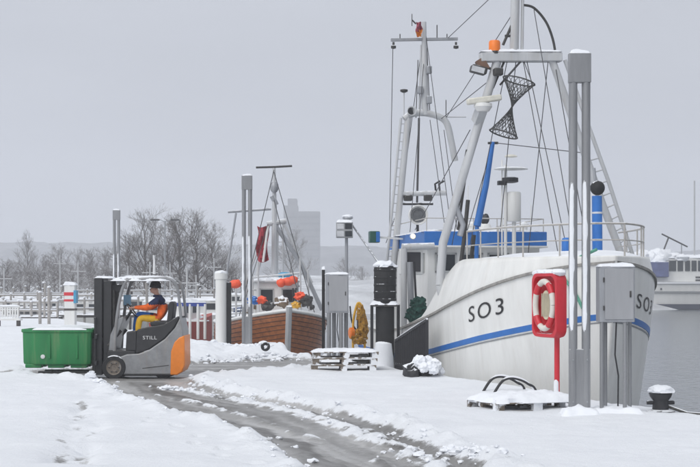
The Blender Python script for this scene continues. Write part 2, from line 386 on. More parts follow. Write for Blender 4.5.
# loose clods thrown up beside the wheel lane
cl = MB(); rg = random.Random(3)
def clods_along(poly, n, spread, rmax, closed=False):
    pts = poly
    segs = [(pts[i], pts[i+1]) for i in range(len(pts)-1)]; ls = [math.dist(a, b) for a, b in segs]
    for _ in range(n):
        a, b = rg.choices(segs, ls)[0]; t = rg.random(); x = a[0]+(b[0]-a[0])*t+rg.gauss(0, spread); y = a[1]+(b[1]-a[1])*t+rg.gauss(0, spread)
        if y < 12 or y > 45 or x > edge_x(y)-.2: continue
        r = rmax*(.18+.82*rg.random()**3); cl.blob((x, y, gz(x, y)+r*.3), (r, r*rg.uniform(.6, 1.5), r*.6), 2, .75, 2.3, rg.random()*50)
clods_along(LANE[:7], 130, .14, .05); clods_along(LANE[11:], 110, .14, .05); clods_along(RIDGE, 120, .14, .045)
clods_along(STRIP[3:6], 90, .25, .10); clods_along(BANK, 60, .5, .16); clods_along([gxy(95, 381), gxy(122, 392)], 30, .12, .11); clods_along([gxy(155, 384), gxy(200, 386)], 40, .12, .10)
clods_along([gxy(430, 447), gxy(505, 462)], 60, .2, .07)
struct(cl.build('snow_clods', SNOW), 'stuff')['label'] = 'loose lumps of snow thrown up along the slushy lane'

# ------------------------------------------------------------------ water, far shore, hills
WZ = -1.3
wm = bpy.data.materials.new('harbour_water'); wm.use_nodes = True
def water_material(m):
    t = m.node_tree; b = t.nodes['Principled BSDF']; N = t.nodes.new; K = t.links.new
    b.inputs['Base Color'].default_value = (.09, .105, .115, 1); b.inputs['Roughness'].default_value = .12; b.inputs['IOR'].default_value = 1.33
    c = N('ShaderNodeTexCoord'); mpn = N('ShaderNodeMapping'); mpn.inputs['Scale'].default_value = (1, .55, 1); K(c.outputs['Object'], mpn.inputs[0])
    n = N('ShaderNodeTexNoise'); n.inputs['Scale'].default_value = 2.6; n.inputs['Detail'].default_value = 5; K(mpn.outputs[0], n.inputs['Vector'])
    bu = N('ShaderNodeBump'); bu.inputs['Strength'].default_value = .55; bu.inputs['Distance'].default_value = .09; K(n.outputs[0], bu.inputs['Height']); K(bu.outputs[0], b.inputs['Normal'])
water_material(wm)
struct(MB().add([(-650, -60, WZ), (650, -60, WZ), (650, 1180, WZ), (-650, 1180, WZ)], [(0, 1, 2, 3)]).build('water', wm, smooth=False))
def terrain(name, x0, x1, y0, y1, nx, ny, fn, m):
    xs = np.linspace(x0, x1, nx); yy = np.linspace(y0, y1, ny); X, Y = np.meshgrid(xs, yy, indexing='ij'); Z = fn(X, Y)
    i = np.arange(nx*ny).reshape(nx, ny); q = np.stack([i[:-1, :-1], i[1:, :-1], i[1:, 1:], i[:-1, 1:]], -1).reshape(-1, 4)
    b = MB(); b.v = [tuple(p) for p in np.stack([X, Y, Z], -1).reshape(-1, 3).tolist()]; b.f = [tuple(k) for k in q.tolist()]
    return struct(b.build(name, m))
HILLM = mat('wooded_snowy_hill', (.07, .07, .07), .9, 0, .5, .05, col2=(.26, .265, .275))
SHOREM = mat('snowy_shore', (.55, .56, .58), .9, 0, .4, .12, col2=(.8, .82, .85))
def hill_fn(X, Y):
    t = np.clip((Y-850)/230, 0, 1); t = t*t*(3-2*t)
    return -3+t*(36+7*fbm(X*.006+3, Y*.002, 91, 3)+2.2*fbm(X*.07, Y*.02, 95, 3, .7)-.012*X)
terrain('hills', -560, 560, 840, 1130, 260, 24, hill_fn, HILLM)
def shore_fn(X, Y):
    edge = 150+45*np.clip((X+20)/60, 0, 4)+9*fbm(X*.03, X*0, 97, 3)
    t = np.clip((Y-edge)/8, 0, 1)
    return -2.2+t*3.2+.9*t*fbm(X*.08, Y*.08, 99, 3)+np.clip((Y-edge-30)/200, 0, 1)*4
terrain('far_shore', -380, 380, 140, 640, 150, 120, shore_fn, SHOREM)

# ------------------------------------------------------------------ bare winter trees
BARK = mat('grey_brown_bark', (.12, .10, .088), .9, 0, .25, 5, frost=.38, fscale=3)
def tree_mesh(seed, h=9.0, spread=.55, depth=5):
    rg = random.Random(seed); tr = MB(); cr = MB()
    def grow(p, d, l, r, lev):
        n = 3; pts = [p]; dd = d.copy()
        for i in range(n):
            dd = (dd+Vector((rg.gauss(0, .14), rg.gauss(0, .14), rg.gauss(0, .06)+.05))).normalized(); pts.append(pts[-1]+dd*l/n)
        cr.tube(pts, [max(.006, r*(1-.5*i/n)) for i in range(n+1)], 5 if lev < 2 else 3, cap=False)
        if lev >= depth: return
        for i in range(4 if lev < 3 else 3):
            t = rg.uniform(.25, 1) if i else 1.0
            q = pts[min(n-1, int(t*n))].lerp(pts[min(n, int(t*n)+1)], t*n-int(t*n)) if t < 1 else pts[-1]
            a = rg.uniform(0, 6.283); sd = Vector((math.cos(a), math.sin(a), 0)); sd = (sd-dd*sd.dot(dd)).normalized()
            grow(q, (dd+sd*spread*rg.uniform(.6, 1.4)+Vector((0, 0, .12))).normalized(), l*rg.uniform(.5, .75), r*.55, lev+1)
    tp = [Vector((0, 0, -.3))]
    for i in range(8): tp.append(tp[-1]+Vector((rg.gauss(0, .09), rg.gauss(0, .09), h*.095)))
    rr = [h*.017*(1-.085*i) for i in range(9)]
    tr.tube(tp, rr, 7)
    for k in range(15):
        f = .16+.84*(k/14); i = min(7, int(f*8)); p = tp[i].lerp(tp[i+1], f*8-i)
        a = k*2.4+rg.uniform(-.5, .5); el = .55+.75*f
        grow(p, Vector((math.cos(a)*math.cos(el), math.sin(a)*math.cos(el), math.sin(el))), h*(.30-.14*f)*rg.uniform(.8, 1.2), h*.0075*(1.1-.5*f), 1)
    return tr, cr
TREES = []
for sd in range(4):
    tr, cr = tree_mesh(20+sd, 9.0, .62+.06*sd)
    t = thing('bare_tree', 'x', 'tree'); t0 = tr.build('trunk', BARK, t, smooth=True); cr.build('crown', BARK, t); TREES.append(t)
used = [False]*4
tree_labels = set()
def put_tree(px, ytop, Y, kind, label, wide=1.0, zb=.6):
    z = EYE+(HY-ytop)/FPX*Y; sc = (z-zb)/8.6
    t = TREES[kind] if not used[kind] else copy_tree(TREES[kind]); used[kind] = True
    t.location = ((px-CX)/FPX*Y, Y, zb); t.scale = (sc*wide, sc*wide, sc); t.rotation_euler = (0, 0, random.uniform(0, 6.28))
    t['label'] = label; t['group'] = 'bare trees along the far shore'; t['category'] = 'tree'
LT = 'bare snow-dusted tree in the low row on the far shore behind the jetties'
put_tree(28, 240, 190, 0, 'slim bare tree, tallest of the low row behind the jetties', .7)
for i, (px, yt, Y) in enumerate([(8, 262, 200), (45, 256, 205), (62, 250, 190), (78, 254, 210), (92, 252, 195), (106, 250, 205), (54, 262, 180), (88, 263, 182), (20, 264, 186), (118, 256, 200), (222, 256, 205), (236, 262, 200)]):
    put_tree(px, yt, Y, (i+1) % 4, LT, 1.25)
put_tree(146, 216, 150, 1, 'large frosted bare tree behind the forklift roof, left of the lamp heads', 1.1, .2)
put_tree(168, 226, 170, 3, 'frosted bare tree of middle height behind the seated driver', 1.2)
put_tree(196, 214, 155, 2, 'large frosted bare tree between the forklift and the tall twin post', 1.15, .2)
put_tree(131, 236, 158, 2, 'frosted bare tree beside the farthest twin post, left of the larger trees', 1.3, .3)
put_tree(211, 232, 166, 0, 'frosted bare tree just behind the fat white mooring pile', 1.3, .3)
put_tree(180, 219, 147, 1, 'frosted bare tree, right of the lamp heads and above the seat back', 1.2, .3)
put_tree(293, 236, 300, 0, 'hazy bare tree in front of the faded tower block', 1.2, 1.5)
for i, (px, yt, Y) in enumerate([(345, 262, 300), (362, 268, 310), (388, 266, 290)]):
    put_tree(px, yt, Y, i % 4, 'faded low bare tree beyond the floodlight post', 1.4, 1.5)

rs_ = random.Random(12)
for k in range(22):
    x = -4+k*11.2+rs_.uniform(-4, 4); put_tree(x, rs_.uniform(264, 274), rs_.uniform(158, 182), k % 4, 'low bushy thicket at the foot of the bare trees on the far shore', 2.0, .2)
    
# ------------------------------------------------------------------ tower block fading in the haze
YT = 820.0; T7 = thing('tower_block', 'tall grey tower block fading into the haze behind the brown cutter', 'building', (P(303, 0, YT).x, YT, 0))
CONC = mat('hazy_concrete', (.17, .17, .175), .85, 0, .2, .4); 
def tb(xa, xb, yt, d, nm, par=None, m=CONC):
    a, c = P(xa, yt, YT), P(xb, yt, YT); return MB().box(((a.x+c.x)/2, YT+d, (a.z-2)/2), (c.x-a.x, 14-abs(d)*.2, a.z+2)).build(nm, m, par or T7, smooth=False)
wl_ = tb(298, 320, 212, 0, 'wall'); w2_ = tb(284, 298, 206, 1.5, 'wall'); tb(288, 297, 199, 3, 'lift_tower')
for k in range(11):
    z = 5+3.8*k
    if z < 44: MB().box(((P(298.5, 0, YT).x+P(319.5, 0, YT).x)/2, YT-7.06, z), (P(319.5, 0, YT).x-P(298.5, 0, YT).x, .3, 1.1)).build('window_row', mat('far_window_band', (.10, .105, .11), .4), wl_, smooth=False)
    MB().box(((P(285, 0, YT).x+P(297, 0, YT).x)/2, YT-5.4, z), (P(297, 0, YT).x-P(285, 0, YT).x, .3, 1.0)).build('window_row', mat('far_window_band', (.10, .105, .11), .4), w2_, smooth=False)

# ------------------------------------------------------------------ twin-pipe posts, cabinets
def twin_post(px, Y, label, h=5.15, rz=0.0):
    X = (px-CX)/FPX*Y; z0 = gz(X, Y)-.08 if X < edge_x(Y) else WZ-1
    t = thing('twin_post', label, 'post', (X, Y, z0), 'tall twin-pipe posts along the quay'); top = EYE+(HY-HY)/FPX+3.35
    c, s = math.cos(rz), math.sin(rz); ax = Vector((c, s, 0))
    for sg in (-1, 1):
        MB().tube([Vector((X, Y, z0))+ax*sg*.093, Vector((X, Y, top-.35))+ax*sg*.093], .062, 14).build('pipe', GALVS, t)
    MB().box((X, Y, top-.21), (.315, .13, .42), ax, Vector((-s, c, 0))).build('head_plate', GALVS, t, bevel=.008)
    MB().box((X, Y, z0+.5), (.30, .09, 1.0), ax, Vector((-s, c, 0))).build('foot_plate', GALVS, t, bevel=.008)
    b = MB(); [b.tube([Vector((X, Y-.075, z))+ax*q, Vector((X, Y-.05, z))+ax*q], .012, 6) for z in (z0+.25, z0+.85) for q in (-.1, .1)]; b.build('bolts', GALV, t)
    sn = MB(); sn.snow((X, Y, top), .3, .13, .06, ax, 3, .03); sn.build('snow_cap', SNOW, t)
    sn = MB()
    for sg in (-1, 1):                               # snow plastered on the weather side of the pipes
        zs = np.linspace(z0+.95, z0+3.7, 26)
        sn.tube([Vector((X-.012, Y-.022, z))+ax*sg*.093+Vector((.006*mnoise.noise(Vector((z*2, sg, px))), 0, 0)) for z in zs],
                [max(.004, .044*min(1, 6*min(1-i/25, i/25)+.15)*(1+.10*mnoise.noise(Vector((z*4, sg*3, 1))))) for i, z in enumerate(zs)], 10)
    sn.snow((X, Y, z0+.06), .55, .4, .14, ax, px, .04); sn.build('wind_blown_snow', SNOW, t)
    return t
twin_post(579.5, 20.0, 'tall twin-pipe grey steel post beside the grey cabinet and red lifebuoy stand')
twin_post(247, 41.7, 'tall twin-pipe post in front of the brown cutter')
twin_post(116.5, 60.2, 'tall twin-pipe post showing above the forklift mast')

def cabinet(x0, x1, ytop, ybox, Y, legs, label, zb=None, leg_r=.03):
    a = P(x0, ytop, Y); b = P(x1, ybox, Y); cx = (a.x+b.x)/2
    z0 = (gz(cx, Y) if zb is None else zb)-.05
    t = thing('power_cabinet', label, 'cabinet', (cx, Y, z0), 'grey cabinets on pipe legs')
    bd = MB().box((cx, Y, (a.z+b.z)/2), (b.x-a.x, .28, a.z-b.z)).build('cabinet_box', GALV, t, bevel=.012)
    d = MB().box((cx+.03, Y-.147, (a.z+b.z)/2), ((b.x-a.x)*.80, .012, (a.z-b.z)*.90)).build('door', mat('cabinet_door_grey', (.36, .365, .38), .5, .2, .1, 4, streak=True), t, bevel=.004)
    MB().box((b.x-(b.x-a.x)*.13, Y-.158, (a.z+b.z)/2), (.022, .016, .09)).build('handle', DARKST, d)
    for hz_ in (.25, .75): MB().tube([(a.x+(b.x-a.x)*.125, Y-.155, b.z+(a.z-b.z)*hz_-.035), (a.x+(b.x-a.x)*.125, Y-.155, b.z+(a.z-b.z)*hz_+.035)], .010, 6).build('hinge', DARKST, d)
    MB().snow((cx, Y, a.z), b.x-a.x+.02, .3, .055, (1, 0, 0), x0, .03).build('snow_cap', SNOW, t)
    for lx, dy in legs:
        q = P(lx, ytop, Y).x
        MB().tube([(q, Y+dy, z0), (q, Y+dy, b.z+.02)], leg_r, 12).build('leg', GALVS, t)
    MB().tube([(cx+.02, Y+.02, b.z+.01), (cx+.0, Y+.02, (z0+b.z)/2+.2), (cx+.05, Y+.03, (z0+b.z)/2-.1), (cx+.04, Y+.02, z0)], .012, 6).build('cable', BLACK, t)
    MB().snow((cx, Y, z0+.04), b.x-a.x+.25, .45, .1, (1, 0, 0), x1, .05).build('snow_drift', SNOW, t)
    return t
cabinet(597.5, 633, 266, 322, 20.1, [(600.5, -.1), (606.5, .1), (623.5, -.1), (631, .1)], 'grey steel cabinet on four pipe legs beside the tall twin post at the white bow')
cabinet(325.5, 348.5, 274, 313, 32.5, [(329, -.1), (334, .1), (341, -.1), (346, .1)], 'grey steel cabinet on pipe legs behind the stacked pallets', leg_r=.045)
ft = thing('fender_strip', 'black rubber strip standing along the edge of the cabinet behind the pallets', 'fender', (*P(323.3, 350, 32.7).xy, -.1))
MB().box(P(323.4, 311, 32.7), (.07, .2, 1.95)).build('rubber_strip', RUBBER, ft, bevel=.02); MB().snow(P(323.4, 269.2, 32.7), .1, .2, .07, (1, 0, 0), 5, .03).build('snow_cap', SNOW, ft)

# ------------------------------------------------------------------ lifebuoy stand
Yb = 23.0; base = P(557, 400, Yb)
t = thing('lifebuoy_stand', 'red lifebuoy housing on a red pole with white ring inside', 'lifebuoy stand', (base.x, Yb, gz(base.x, Yb)-.05))
zb = gz(base.x, Yb)-.05
ptop = P(557, 272, Yb).z
MB().tube([(base.x, Yb, zb), (base.x, Yb, ptop-.03)], .045, 12).build('pole', RED, t)
MB().tube([(base.x-.012, Yb-.014, zb), (base.x-.012, Yb-.014, zb+.32), (base.x-.006, Yb-.01, zb+.40)], [.046, .043, .02], 10).build('blown_snow', SNOW, t)
ang = R(-68); hx = Vector((math.cos(ang), math.sin(ang), 0)); hn = Vector((hx.y, -hx.x, 0)).normalized()   # panel axis and its facing normal
if hn.y > 0: hn = -hn
hc = P(549, 305, Yb)+Vector((0, 0, 0))
W2, H2, D2 = .40, .52, .19
def hpt(u, v, d): return hc+hx*u+Vector((0, 0, v))+hn*d
def rrect(w_, h_, r, n=5):
    o = []
    for cx_, cy_, a0 in ((w_-r, h_-r, 0), (-w_+r, h_-r, 90), (-w_+r, -h_+r, 180), (w_-r, -h_+r, 270)):
        for i in range(n+1):
            a = R(a0+90*i/n); o.append((cx_+r*math.cos(a), cy_+r*math.sin(a)))
    return o
hb = MB(); rings = []
for (w_, h_, d) in ((W2, H2, -D2/2), (W2+.02, H2+.02, -.01), (W2, H2, D2/2), (W2-.05, H2-.05, D2/2), (W2-.06, H2-.06, D2/2-.10)):
    rings.append([hpt(u, v, d) for u, v in rrect(w_, h_, .14)])
n = len(rings[0]); vs = [p for r_ in rings for p in r_]; fs = [(i*n+k, i*n+(k+1) % n, (i+1)*n+(k+1) % n, (i+1)*n+k) for i in range(4) for k in range(n)]
fs += [tuple(range(n)), tuple(4*n+k for k in range(n))]
hb.add(vs, fs).build('housing', RED, t)
rb = MB(); pts = [hpt((.285)*math.cos(a), .385*math.sin(a), .09) for a in np.linspace(0, 2*math.pi, 33)]
ring = rb.tube(pts, .05, 10, cap=False).build('ring', mat('white_foam', (.72, .70, .64), .6, 0, .06, 5), t)
for a in (45, 135, 225, 315):
    q = [hpt(.285*math.cos(R(a+k)), .385*math.sin(R(a+k)), .09) for k in (-16, -8, 0, 8, 16)]
    MB().tube(q, .054, 10).build('red_band', RED, ring)
MB().prism([hpt(.15*math.cos(a), .24*math.sin(a), 0) for a in np.linspace(0, 2*math.pi, 25)[:-1]], hn*.0, hn*.06).build('rope_bag', mat('cream_canvas', (.66, .60, .44), .8, 0, .1, 8), t)
nb = MB()
for i in range(7): nb.tube([hpt(-.12+.04*i, -.19, .066), hpt(-.12+.04*i, .19, .066)], .008, 4)
nb.build('grab_line', mat('pale_rope', (.5, .46, .36), .9), t)
sn = MB()
for i in range(7): sn.blob(hpt(-.36+.12*i, H2+.01, 0), (.10, .10, .06), 2, .3, 2, i)
sn.build('snow_cap', SNOW, t)

# ------------------------------------------------------------------ bollard, mooring ropes, ladder hoops
bp = P(660.5, 411, 20.45); zb = gz(bp.x, bp.y)-.04
t = thing('bollard', 'black mooring bollard with a snow cap at the quay edge', 'bollard', (bp.x, bp.y, zb))
MB().lathe((bp.x, bp.y, zb), [(.21, 0), (.21, .05), (.12, .07), (.11, .2), (.15, .25), (.17, .3), (.14, .345), (0, .36)], 20).build('bollard_post', BLACK, t)
MB().tube([(bp.x-.2, bp.y, zb+.17), (bp.x+.2, bp.y, zb+.17)], .03, 10).build('cross_pin', BLACK, t)
MB().blob((bp.x, bp.y, zb+.34), (.19, .19, .09), 3, .2, 2, 4, flat=-.02).build('snow_cap', SNOW, t)
ROPE = mat('dark_rope', (.07, .07, .065), .9, 0, .3, 30, frost=.3)
e1 = Vector((edge_x(17.5)+.1, 17.5, -.5)); mr_ = MB().tube([Vector((bp.x+.1, bp.y, zb+.12)), Vector((bp.x+.35, bp.y-.2, zb+.03)), Vector((bp.x+.6, bp.y-.6, zb+.04)), Vector((edge_x(19)+.0, 19, .05)), e1], .025, 8).build('mooring_rope', ROPE)
tag(mr_, 'dark mooring rope leading from the black bollard over the edge', 'rope')
def hoop(x, y, label):
    p = G(x, y); t = thing('ladder_handrail', label, 'handrail', (p.x, p.y, gz(p.x, p.y)-.05))
    for sg in (-1, 1):
        o = Vector((0, 0, 0))+EDGE_D*(.22*sg); q = [Vector((p.x, p.y, -.1))+o+Vector((a, b_, c_)) for a, b_, c_ in
           ((-.45, -.12, 0), (-.30, -.08, .24), (-.18, -.05, .33), (0, 0, .33), (.2, .05, .24), (.36, .1, .06), (.42, .12, -.7))]
        MB().stube(q, .024, 10).build('hoop', BLACK, t)
        MB().stube([v+Vector((0, 0, .018)) for v in q[1:6]], [.008, .02, .024, .02, .008], 8).build('snow_line', SNOW, t)
    for z in (-.3, -.6, -.9):
        MB().tube([Vector((p.x+.42, p.y+.12, z))+EDGE_D*.22, Vector((p.x+.42, p.y+.12, z))-EDGE_D*.22], .015, 6).build('rung', BLACK, t)
hoop(511, 391, 'black curved ladder handrails over the quay edge near the flat pallet')

# ------------------------------------------------------------------ pallets
CAKED = mat('snow_caked_wood', (.17, .14, .11), .85, 0, .3, 12, frost=1.05, bump=.4, fscale=5)
def pallet(name, c, ax, label, group, lx=1.2, ly=.8, snow_h=.0, z=0):
    c = Vector(c); ax = Vector(ax).normalized(); ay = Vector((-ax.y, ax.x, 0)); up = Vector((0, 0, 1))
    t = thing(name, label, 'pallet', c, group)
    for j in (-1, 0, 1):
        MB().box(c+ay*j*(ly/2-.05)+up*.011, (lx, .1, .022), ax, ay).build('bottom_board', CAKED, t)
        for i in (-1, 0, 1):
            MB().box(c+ay*j*(ly/2-.05)+ax*i*(lx/2-.073)+up*.061, (.145, .1, .078), ax, ay).build('block', CAKED, t)
    for i in (-1, 0, 1):
        MB().box(c+ax*i*(lx/2-.073)+up*.111, (.145, ly, .022), ax, ay).build('cross_board', CAKED, t)
    for j in range(5):
        MB().box(c+ay*(j-2)*(ly/4-.025)+up*.133, (lx, .11, .022), ax, ay).build('top_board', CAKED, t)
    if snow_h: MB().snow(c+up*.144, lx+.03, ly+.03, snow_h, ax, c.x, .05).build('snow_cover', SNOW, t)
    return t
pb = P(523, 409, 21.2); pax = Vector((1.38, .5, 0)).normalized()
pallet('flat_pallet', (pb.x, pb.y, gz(pb.x, pb.y)-.015), pax, 'dark wooden pallet under deep snow lying by the ladder handrails', None, 1.4, 1.0, .12)
ps = P(343, 368, 30.9); z = gz(ps.x, ps.y)-.03
for k, lab in enumerate(('lowest snowy pallet of the stack before the grey cabinet', 'middle snowy pallet of the stack before the grey cabinet', 'topmost snow-covered pallet of the stack before the grey cabinet')):
    pallet('stacked_pallet', (ps.x+.02*k, ps.y, z+.146*k), (1, .05+.02*k, 0), lab, 'pallets stacked on the quay', 1.42, .8, .07 if k == 2 else 0)

# ------------------------------------------------------------------ black fender pile, barred railing, snowy net heap, floodlight post, yellow hoist
Yp = 32.2; c0 = P(385, 368, Yp); zb = gz(c0.x, Yp)-.06
t = thing('fender_pile', 'thick black rubber fender pile topped and banded with snow', 'fender pile', (c0.x, Yp, zb))
zt = P(385, 266, Yp).z; zm = P(385, 305, Yp).z; zq = P(385, 341, Yp).z
MB().lathe((c0.x, Yp, 0), [(.215, zb), (.215, zm-.04)], 20).build('lower_fender', RUBBER, t)
MB().lathe((c0.x, Yp, 0), [(.235, zm+.02), (.255, zm+.05), (.255, zt-.05), (.235, zt)], 20).build('upper_fender', RUBBER, t)
b = MB()
for z in np.linspace(zm+.12, zt-.1, 5): b.lathe((c0.x, Yp, z), [(.254, -.03), (.262, -.02), (.262, .02), (.254, .03)], 20)
b.build('rubber_rib', RUBBER, t)
MB().box((c0.x-.02, Yp, zm-.01), (.60, .5, .05)).build('shelf_plate', DARKST, t)
MB().snow((c0.x-.02, Yp, zm+.015), .62, .52, .11, (1, 0, 0), 2, .04).build('snow_band', SNOW, t)
MB().blob((c0.x, Yp, zt-.01), (.26, .26, .13), 3, .3, 2, 8, flat=-.02).build('snow_cap', SNOW, t)
MB().lathe((c0.x-.03, Yp-.06, 0), [(.24, zb), (.225, zb+.25), (.20, zq-.05), (.12, zq+.02), (0, zq+.06)], 18).build('plastered_snow', SNOW, t)
MB().box((c0.x-.30, Yp+.1, (zm+zb)/2), (.07, .1, zm-zb)).build('guide_rail', BLACK, t); MB().box((c0.x+.31, Yp+.1, (zm+zb)/2), (.07, .1, zm-zb)).build('guide_rail', BLACK, t)
# barred railing
ra = Vector((edge_x(29.6)-.06, 29.6, 0)); rb_ = Vector((edge_x(31.3)-.06, 31.3, 0))
t = thing('gangway_railing', 'black barred gangway railing at the quay edge against the white hull', 'railing', (ra.x, ra.y, gz(ra.x, ra.y)-.05))
za, zb2 = 1.12, .62
for i in range(18):
    f = i/17; p = ra.lerp(rb_, f); MB().bar((p.x, p.y, -.08), (p.x, p.y, za+(zb2-za)*f), .06, .045).build('bar', BLACK, t)
MB().bar((ra.x, ra.y, za), (rb_.x, rb_.y, zb2), .06, .06).build('top_rail', BLACK, t); MB().bar((ra.x, ra.y, .1), (rb_.x, rb_.y, .1), .05, .05).build('bottom_rail', BLACK, t)
MB().tube([(ra.x, ra.y, za+.03), ((ra.x+rb_.x)/2, (ra.y+rb_.y)/2, (za+zb2)/2+.04), (rb_.x, rb_.y, zb2+.03)], .022, 8).build('snow_line', SNOW, t)
# snowed-over heap
hp = P(423, 377, 28.6); zz = gz(hp.x, hp.y)
t = thing('net_heap', 'low dark net heap half buried in snow before the barred railing', 'net heap', (hp.x, hp.y, zz-.03))
b = MB(); [b.blob((hp.x+random.uniform(-.3, .3), hp.y+random.uniform(-.15, .2), zz+random.uniform(.02, .16)), random.uniform(.1, .17), 2, .4, 3, i) for i in range(12)]; b.build('netting', BLACK, t)
b = MB()
for i in range(26):
    a = random.uniform(0, 6.28); q = random.random()**.5; b.blob((hp.x+.38*q*math.cos(a), hp.y-.08+.3*q*math.sin(a), zz+.08+.22*(1-q*q)+random.uniform(-.03, .03)), random.uniform(.06, .12), 3, .35, 2.2, i)
b.build('snow_lumps', SNOW, t)
# floodlight post
Yf = 33.5; q = P(346.5, 350, Yf); zb = gz(q.x, Yf)-.06
t = thing('floodlight_post', 'slim post carrying a square double floodlight with a snowy lamp above', 'floodlight', (q.x, Yf, zb))
MB().tube([(q.x, Yf, zb), (q.x, Yf, P(0, 224, Yf).z)], .04, 10).build('pole', GALV, t)
hd = MB().box(P(344.5, 230, Yf-.12), (.40, .16, .38)).build('lamp_housing', mat('lamp_housing_grey', (.3, .31, .32), .5), t, bevel=.015)
for dz in (-.09, .09):
    for dx in (-.095, .095): MB().box(P(344.5, 230, Yf-.205)+Vector((dx, 0, dz)), (.165, .012, .13)).build('lens', GLASS if dx > 0 else mat('lamp_lens', (.55, .56, .58), .2), hd, bevel=.004)
MB().snow(P(344.5, 222.2, Yf-.12), .4, .2, .07, (1, 0, 0), 4, .03).build('snow_cap', SNOW, t)
MB().blob(P(347.5, 218, Yf), (.13, .13, .05), 2, .2, 2, 1).build('top_lamp', GALV, t)
MB().blob(P(347.5, 216.4, Yf), (.13, .13, .045), 2, .2, 2, 2).build('top_lamp_snow', SNOW, t)
MB().tube([P(348, 219, Yf), P(357, 232, Yf), P(382, 268, 32.25)], .022, 8).build('stay', GALV, t)
# yellow hoist
YEL = mat('yellow_paint', (.72, .40, .03), .5, 0, .2, 6, frost=.15)
Yh = 34.2; q = P(358, 350, Yh); zb = gz(q.x, Yh)-.05
t = thing('yellow_hoist', 'yellow curved net hoist between the cabinet and the black fender pile', 'hoist', (q.x, Yh, zb))
MB().stube([(q.x-.12, Yh, zb), P(353, 328, Yh), P(354.5, 314, Yh), P(358, 303, Yh), P(362, 307, Yh), P(364, 320, Yh)], .03, 10).build('frame', YEL, t)
MB().stube([(q.x+.16, Yh, zb), P(364.5, 330, Yh), P(361, 314, Yh), P(358, 304, Yh)], .03, 10).build('arm', YEL, t)
MB().lathe(P(357, 333, Yh), [(.10, -.2), (.14, -.18), (.14, -.1), (.07, -.06), (.07, .06), (.14, .1), (.14, .18), (.10, .2)], 18, (1, .3, 0)).build('drum', ORANGE, t)
MB().stube([P(350, 306, Yh+.1), P(352, 322, Yh+.1), P(358, 330, Yh+.1), P(366, 318, Yh+.1)], .022, 6).build('hose', BLACK, t); b = MB(); [b.blob(P(x, y, Yh-.05), (w_, .12, h_), 3, .6, 2.6, x) for x, y, w_, h_ in ((361, 314, .10, .2), (363, 327, .12, .26), (355, 336, .12, .16), (360, 339, .16, .14))]; b.build('net_bundle', mat('ochre_netting', (.42, .22, .03), .95, 0, .5, 18, bump=.8, frost=.2), t)
MB().box(P(361, 322, Yh+.1), (.2, .2, .5)).build('motor', DARKST, t, bevel=.03)
MB().box((q.x, Yh, zb+.14), (.5, .4, .28)).build('foot', DARKST, t, bevel=.02)
MB().snow((q.x, Yh, zb+.27), .5, .4, .1, (1, 0, 0), 9, .04).build('snow_cover', SNOW, t)

# ------------------------------------------------------------------ the white fishing cutter
def stain(m, amt=.35):
    t = m.node_tree; b = t.nodes['Principled BSDF']; N = t.nodes.new; K = t.links.new; src = b.inputs['Base Color'].links[0].from_socket
    c = N('ShaderNodeTexCoord'); mpn = N('ShaderNodeMapping'); mpn.inputs['Scale'].default_value = (3.5, 3.5, .35); K(c.outputs['Object'], mpn.inputs[0])
    n = N('ShaderNodeTexNoise'); n.inputs['Scale'].default_value = 1.6; n.inputs['Detail'].default_value = 8; n.inputs['Roughness'].default_value = .7; K(mpn.outputs[0], n.inputs['Vector'])
    r_ = N('ShaderNodeMapRange'); r_.inputs['From Min'].default_value = .52; r_.inputs['From Max'].default_value = .78; r_.inputs['To Max'].default_value = amt; K(n.outputs[0], r_.inputs[0])
    mx_ = N('ShaderNodeMix'); mx_.data_type = 'RGBA'; K(r_.outputs[0], mx_.inputs['Factor']); K(src, mx_.inputs['A']); mx_.inputs['B'].default_value = (.33, .24, .16, 1); K(mx_.outputs['Result'], b.inputs['Base Color'])
stain(HULLM, .17); stain(WHITE, .2); stain(PALE, .35)
STEM = Vector((4.8, 25.2, 0)); AFT = Vector((-.1627, .9867, 0)); STB = Vector((-.9867, -.1627, 0))
def lerp_tab(tab, s):
    for (a, va), (b_, vb) in zip(tab, tab[1:]):
        if s <= b_:
            f = min(1, max(0, (s-a)/(b_-a))); return va+(vb-va)*f
    return tab[-1][1]
def smooth_tab(tab, s, h=.45): return (lerp_tab(tab, max(0, s-h))+lerp_tab(tab, s)+lerp_tab(tab, s+h))/3
RUB = [(0, 2.29), (1, 2.15), (2.1, 1.92), (3.8, 1.55), (5.6, 1.21), (8.5, .84), (12, .7), (17, .85)]
STR = [(0, 1.40), (.6, 1.28), (2, 1.01), (4, .70), (6, .44), (9, .22), (17, .2)]
TOP = [(0, 2.38), (3, 2.40), (4.4, 2.40), (4.8, 2.33), (5.2, 2.12), (5.6, 1.84), (5.9, 1.57), (6.15, 1.28), (6.3, 1.10)]
def rub(s): return smooth_tab(RUB, s)
def top(s): return max(smooth_tab(TOP, s, .25) if s < 6.6 else 0, rub(s)+.03)
HL = 16.5
def hull(u, z, side, off=0.0):
    rk = .85*min(1.2, max(0, (2.4-z)/3.65))**1.2; Lz = 1.72+.42*min(1, max(0, (1.6-z)/3)); bm_ = 2.25*(1-.3*min(1, max(0, (-.3-z)/1.7))**2)
    s = rk+u*(1-rk/HL); hb = bm_*(1-math.exp(-u/Lz))*(1-.16*min(1, max(0, (u-10.5)/6))**2)
    rz_ = rub(s)
    if z > rz_: hb = max(0, hb-(z-rz_)*.32*min(1, u/1.2))
    return STEM+AFT*s+STB*(side*(hb+off))+Vector((0, 0, z))
def bpt(s, t, z): return STEM+AFT*s+STB*t+Vector((0, 0, z))
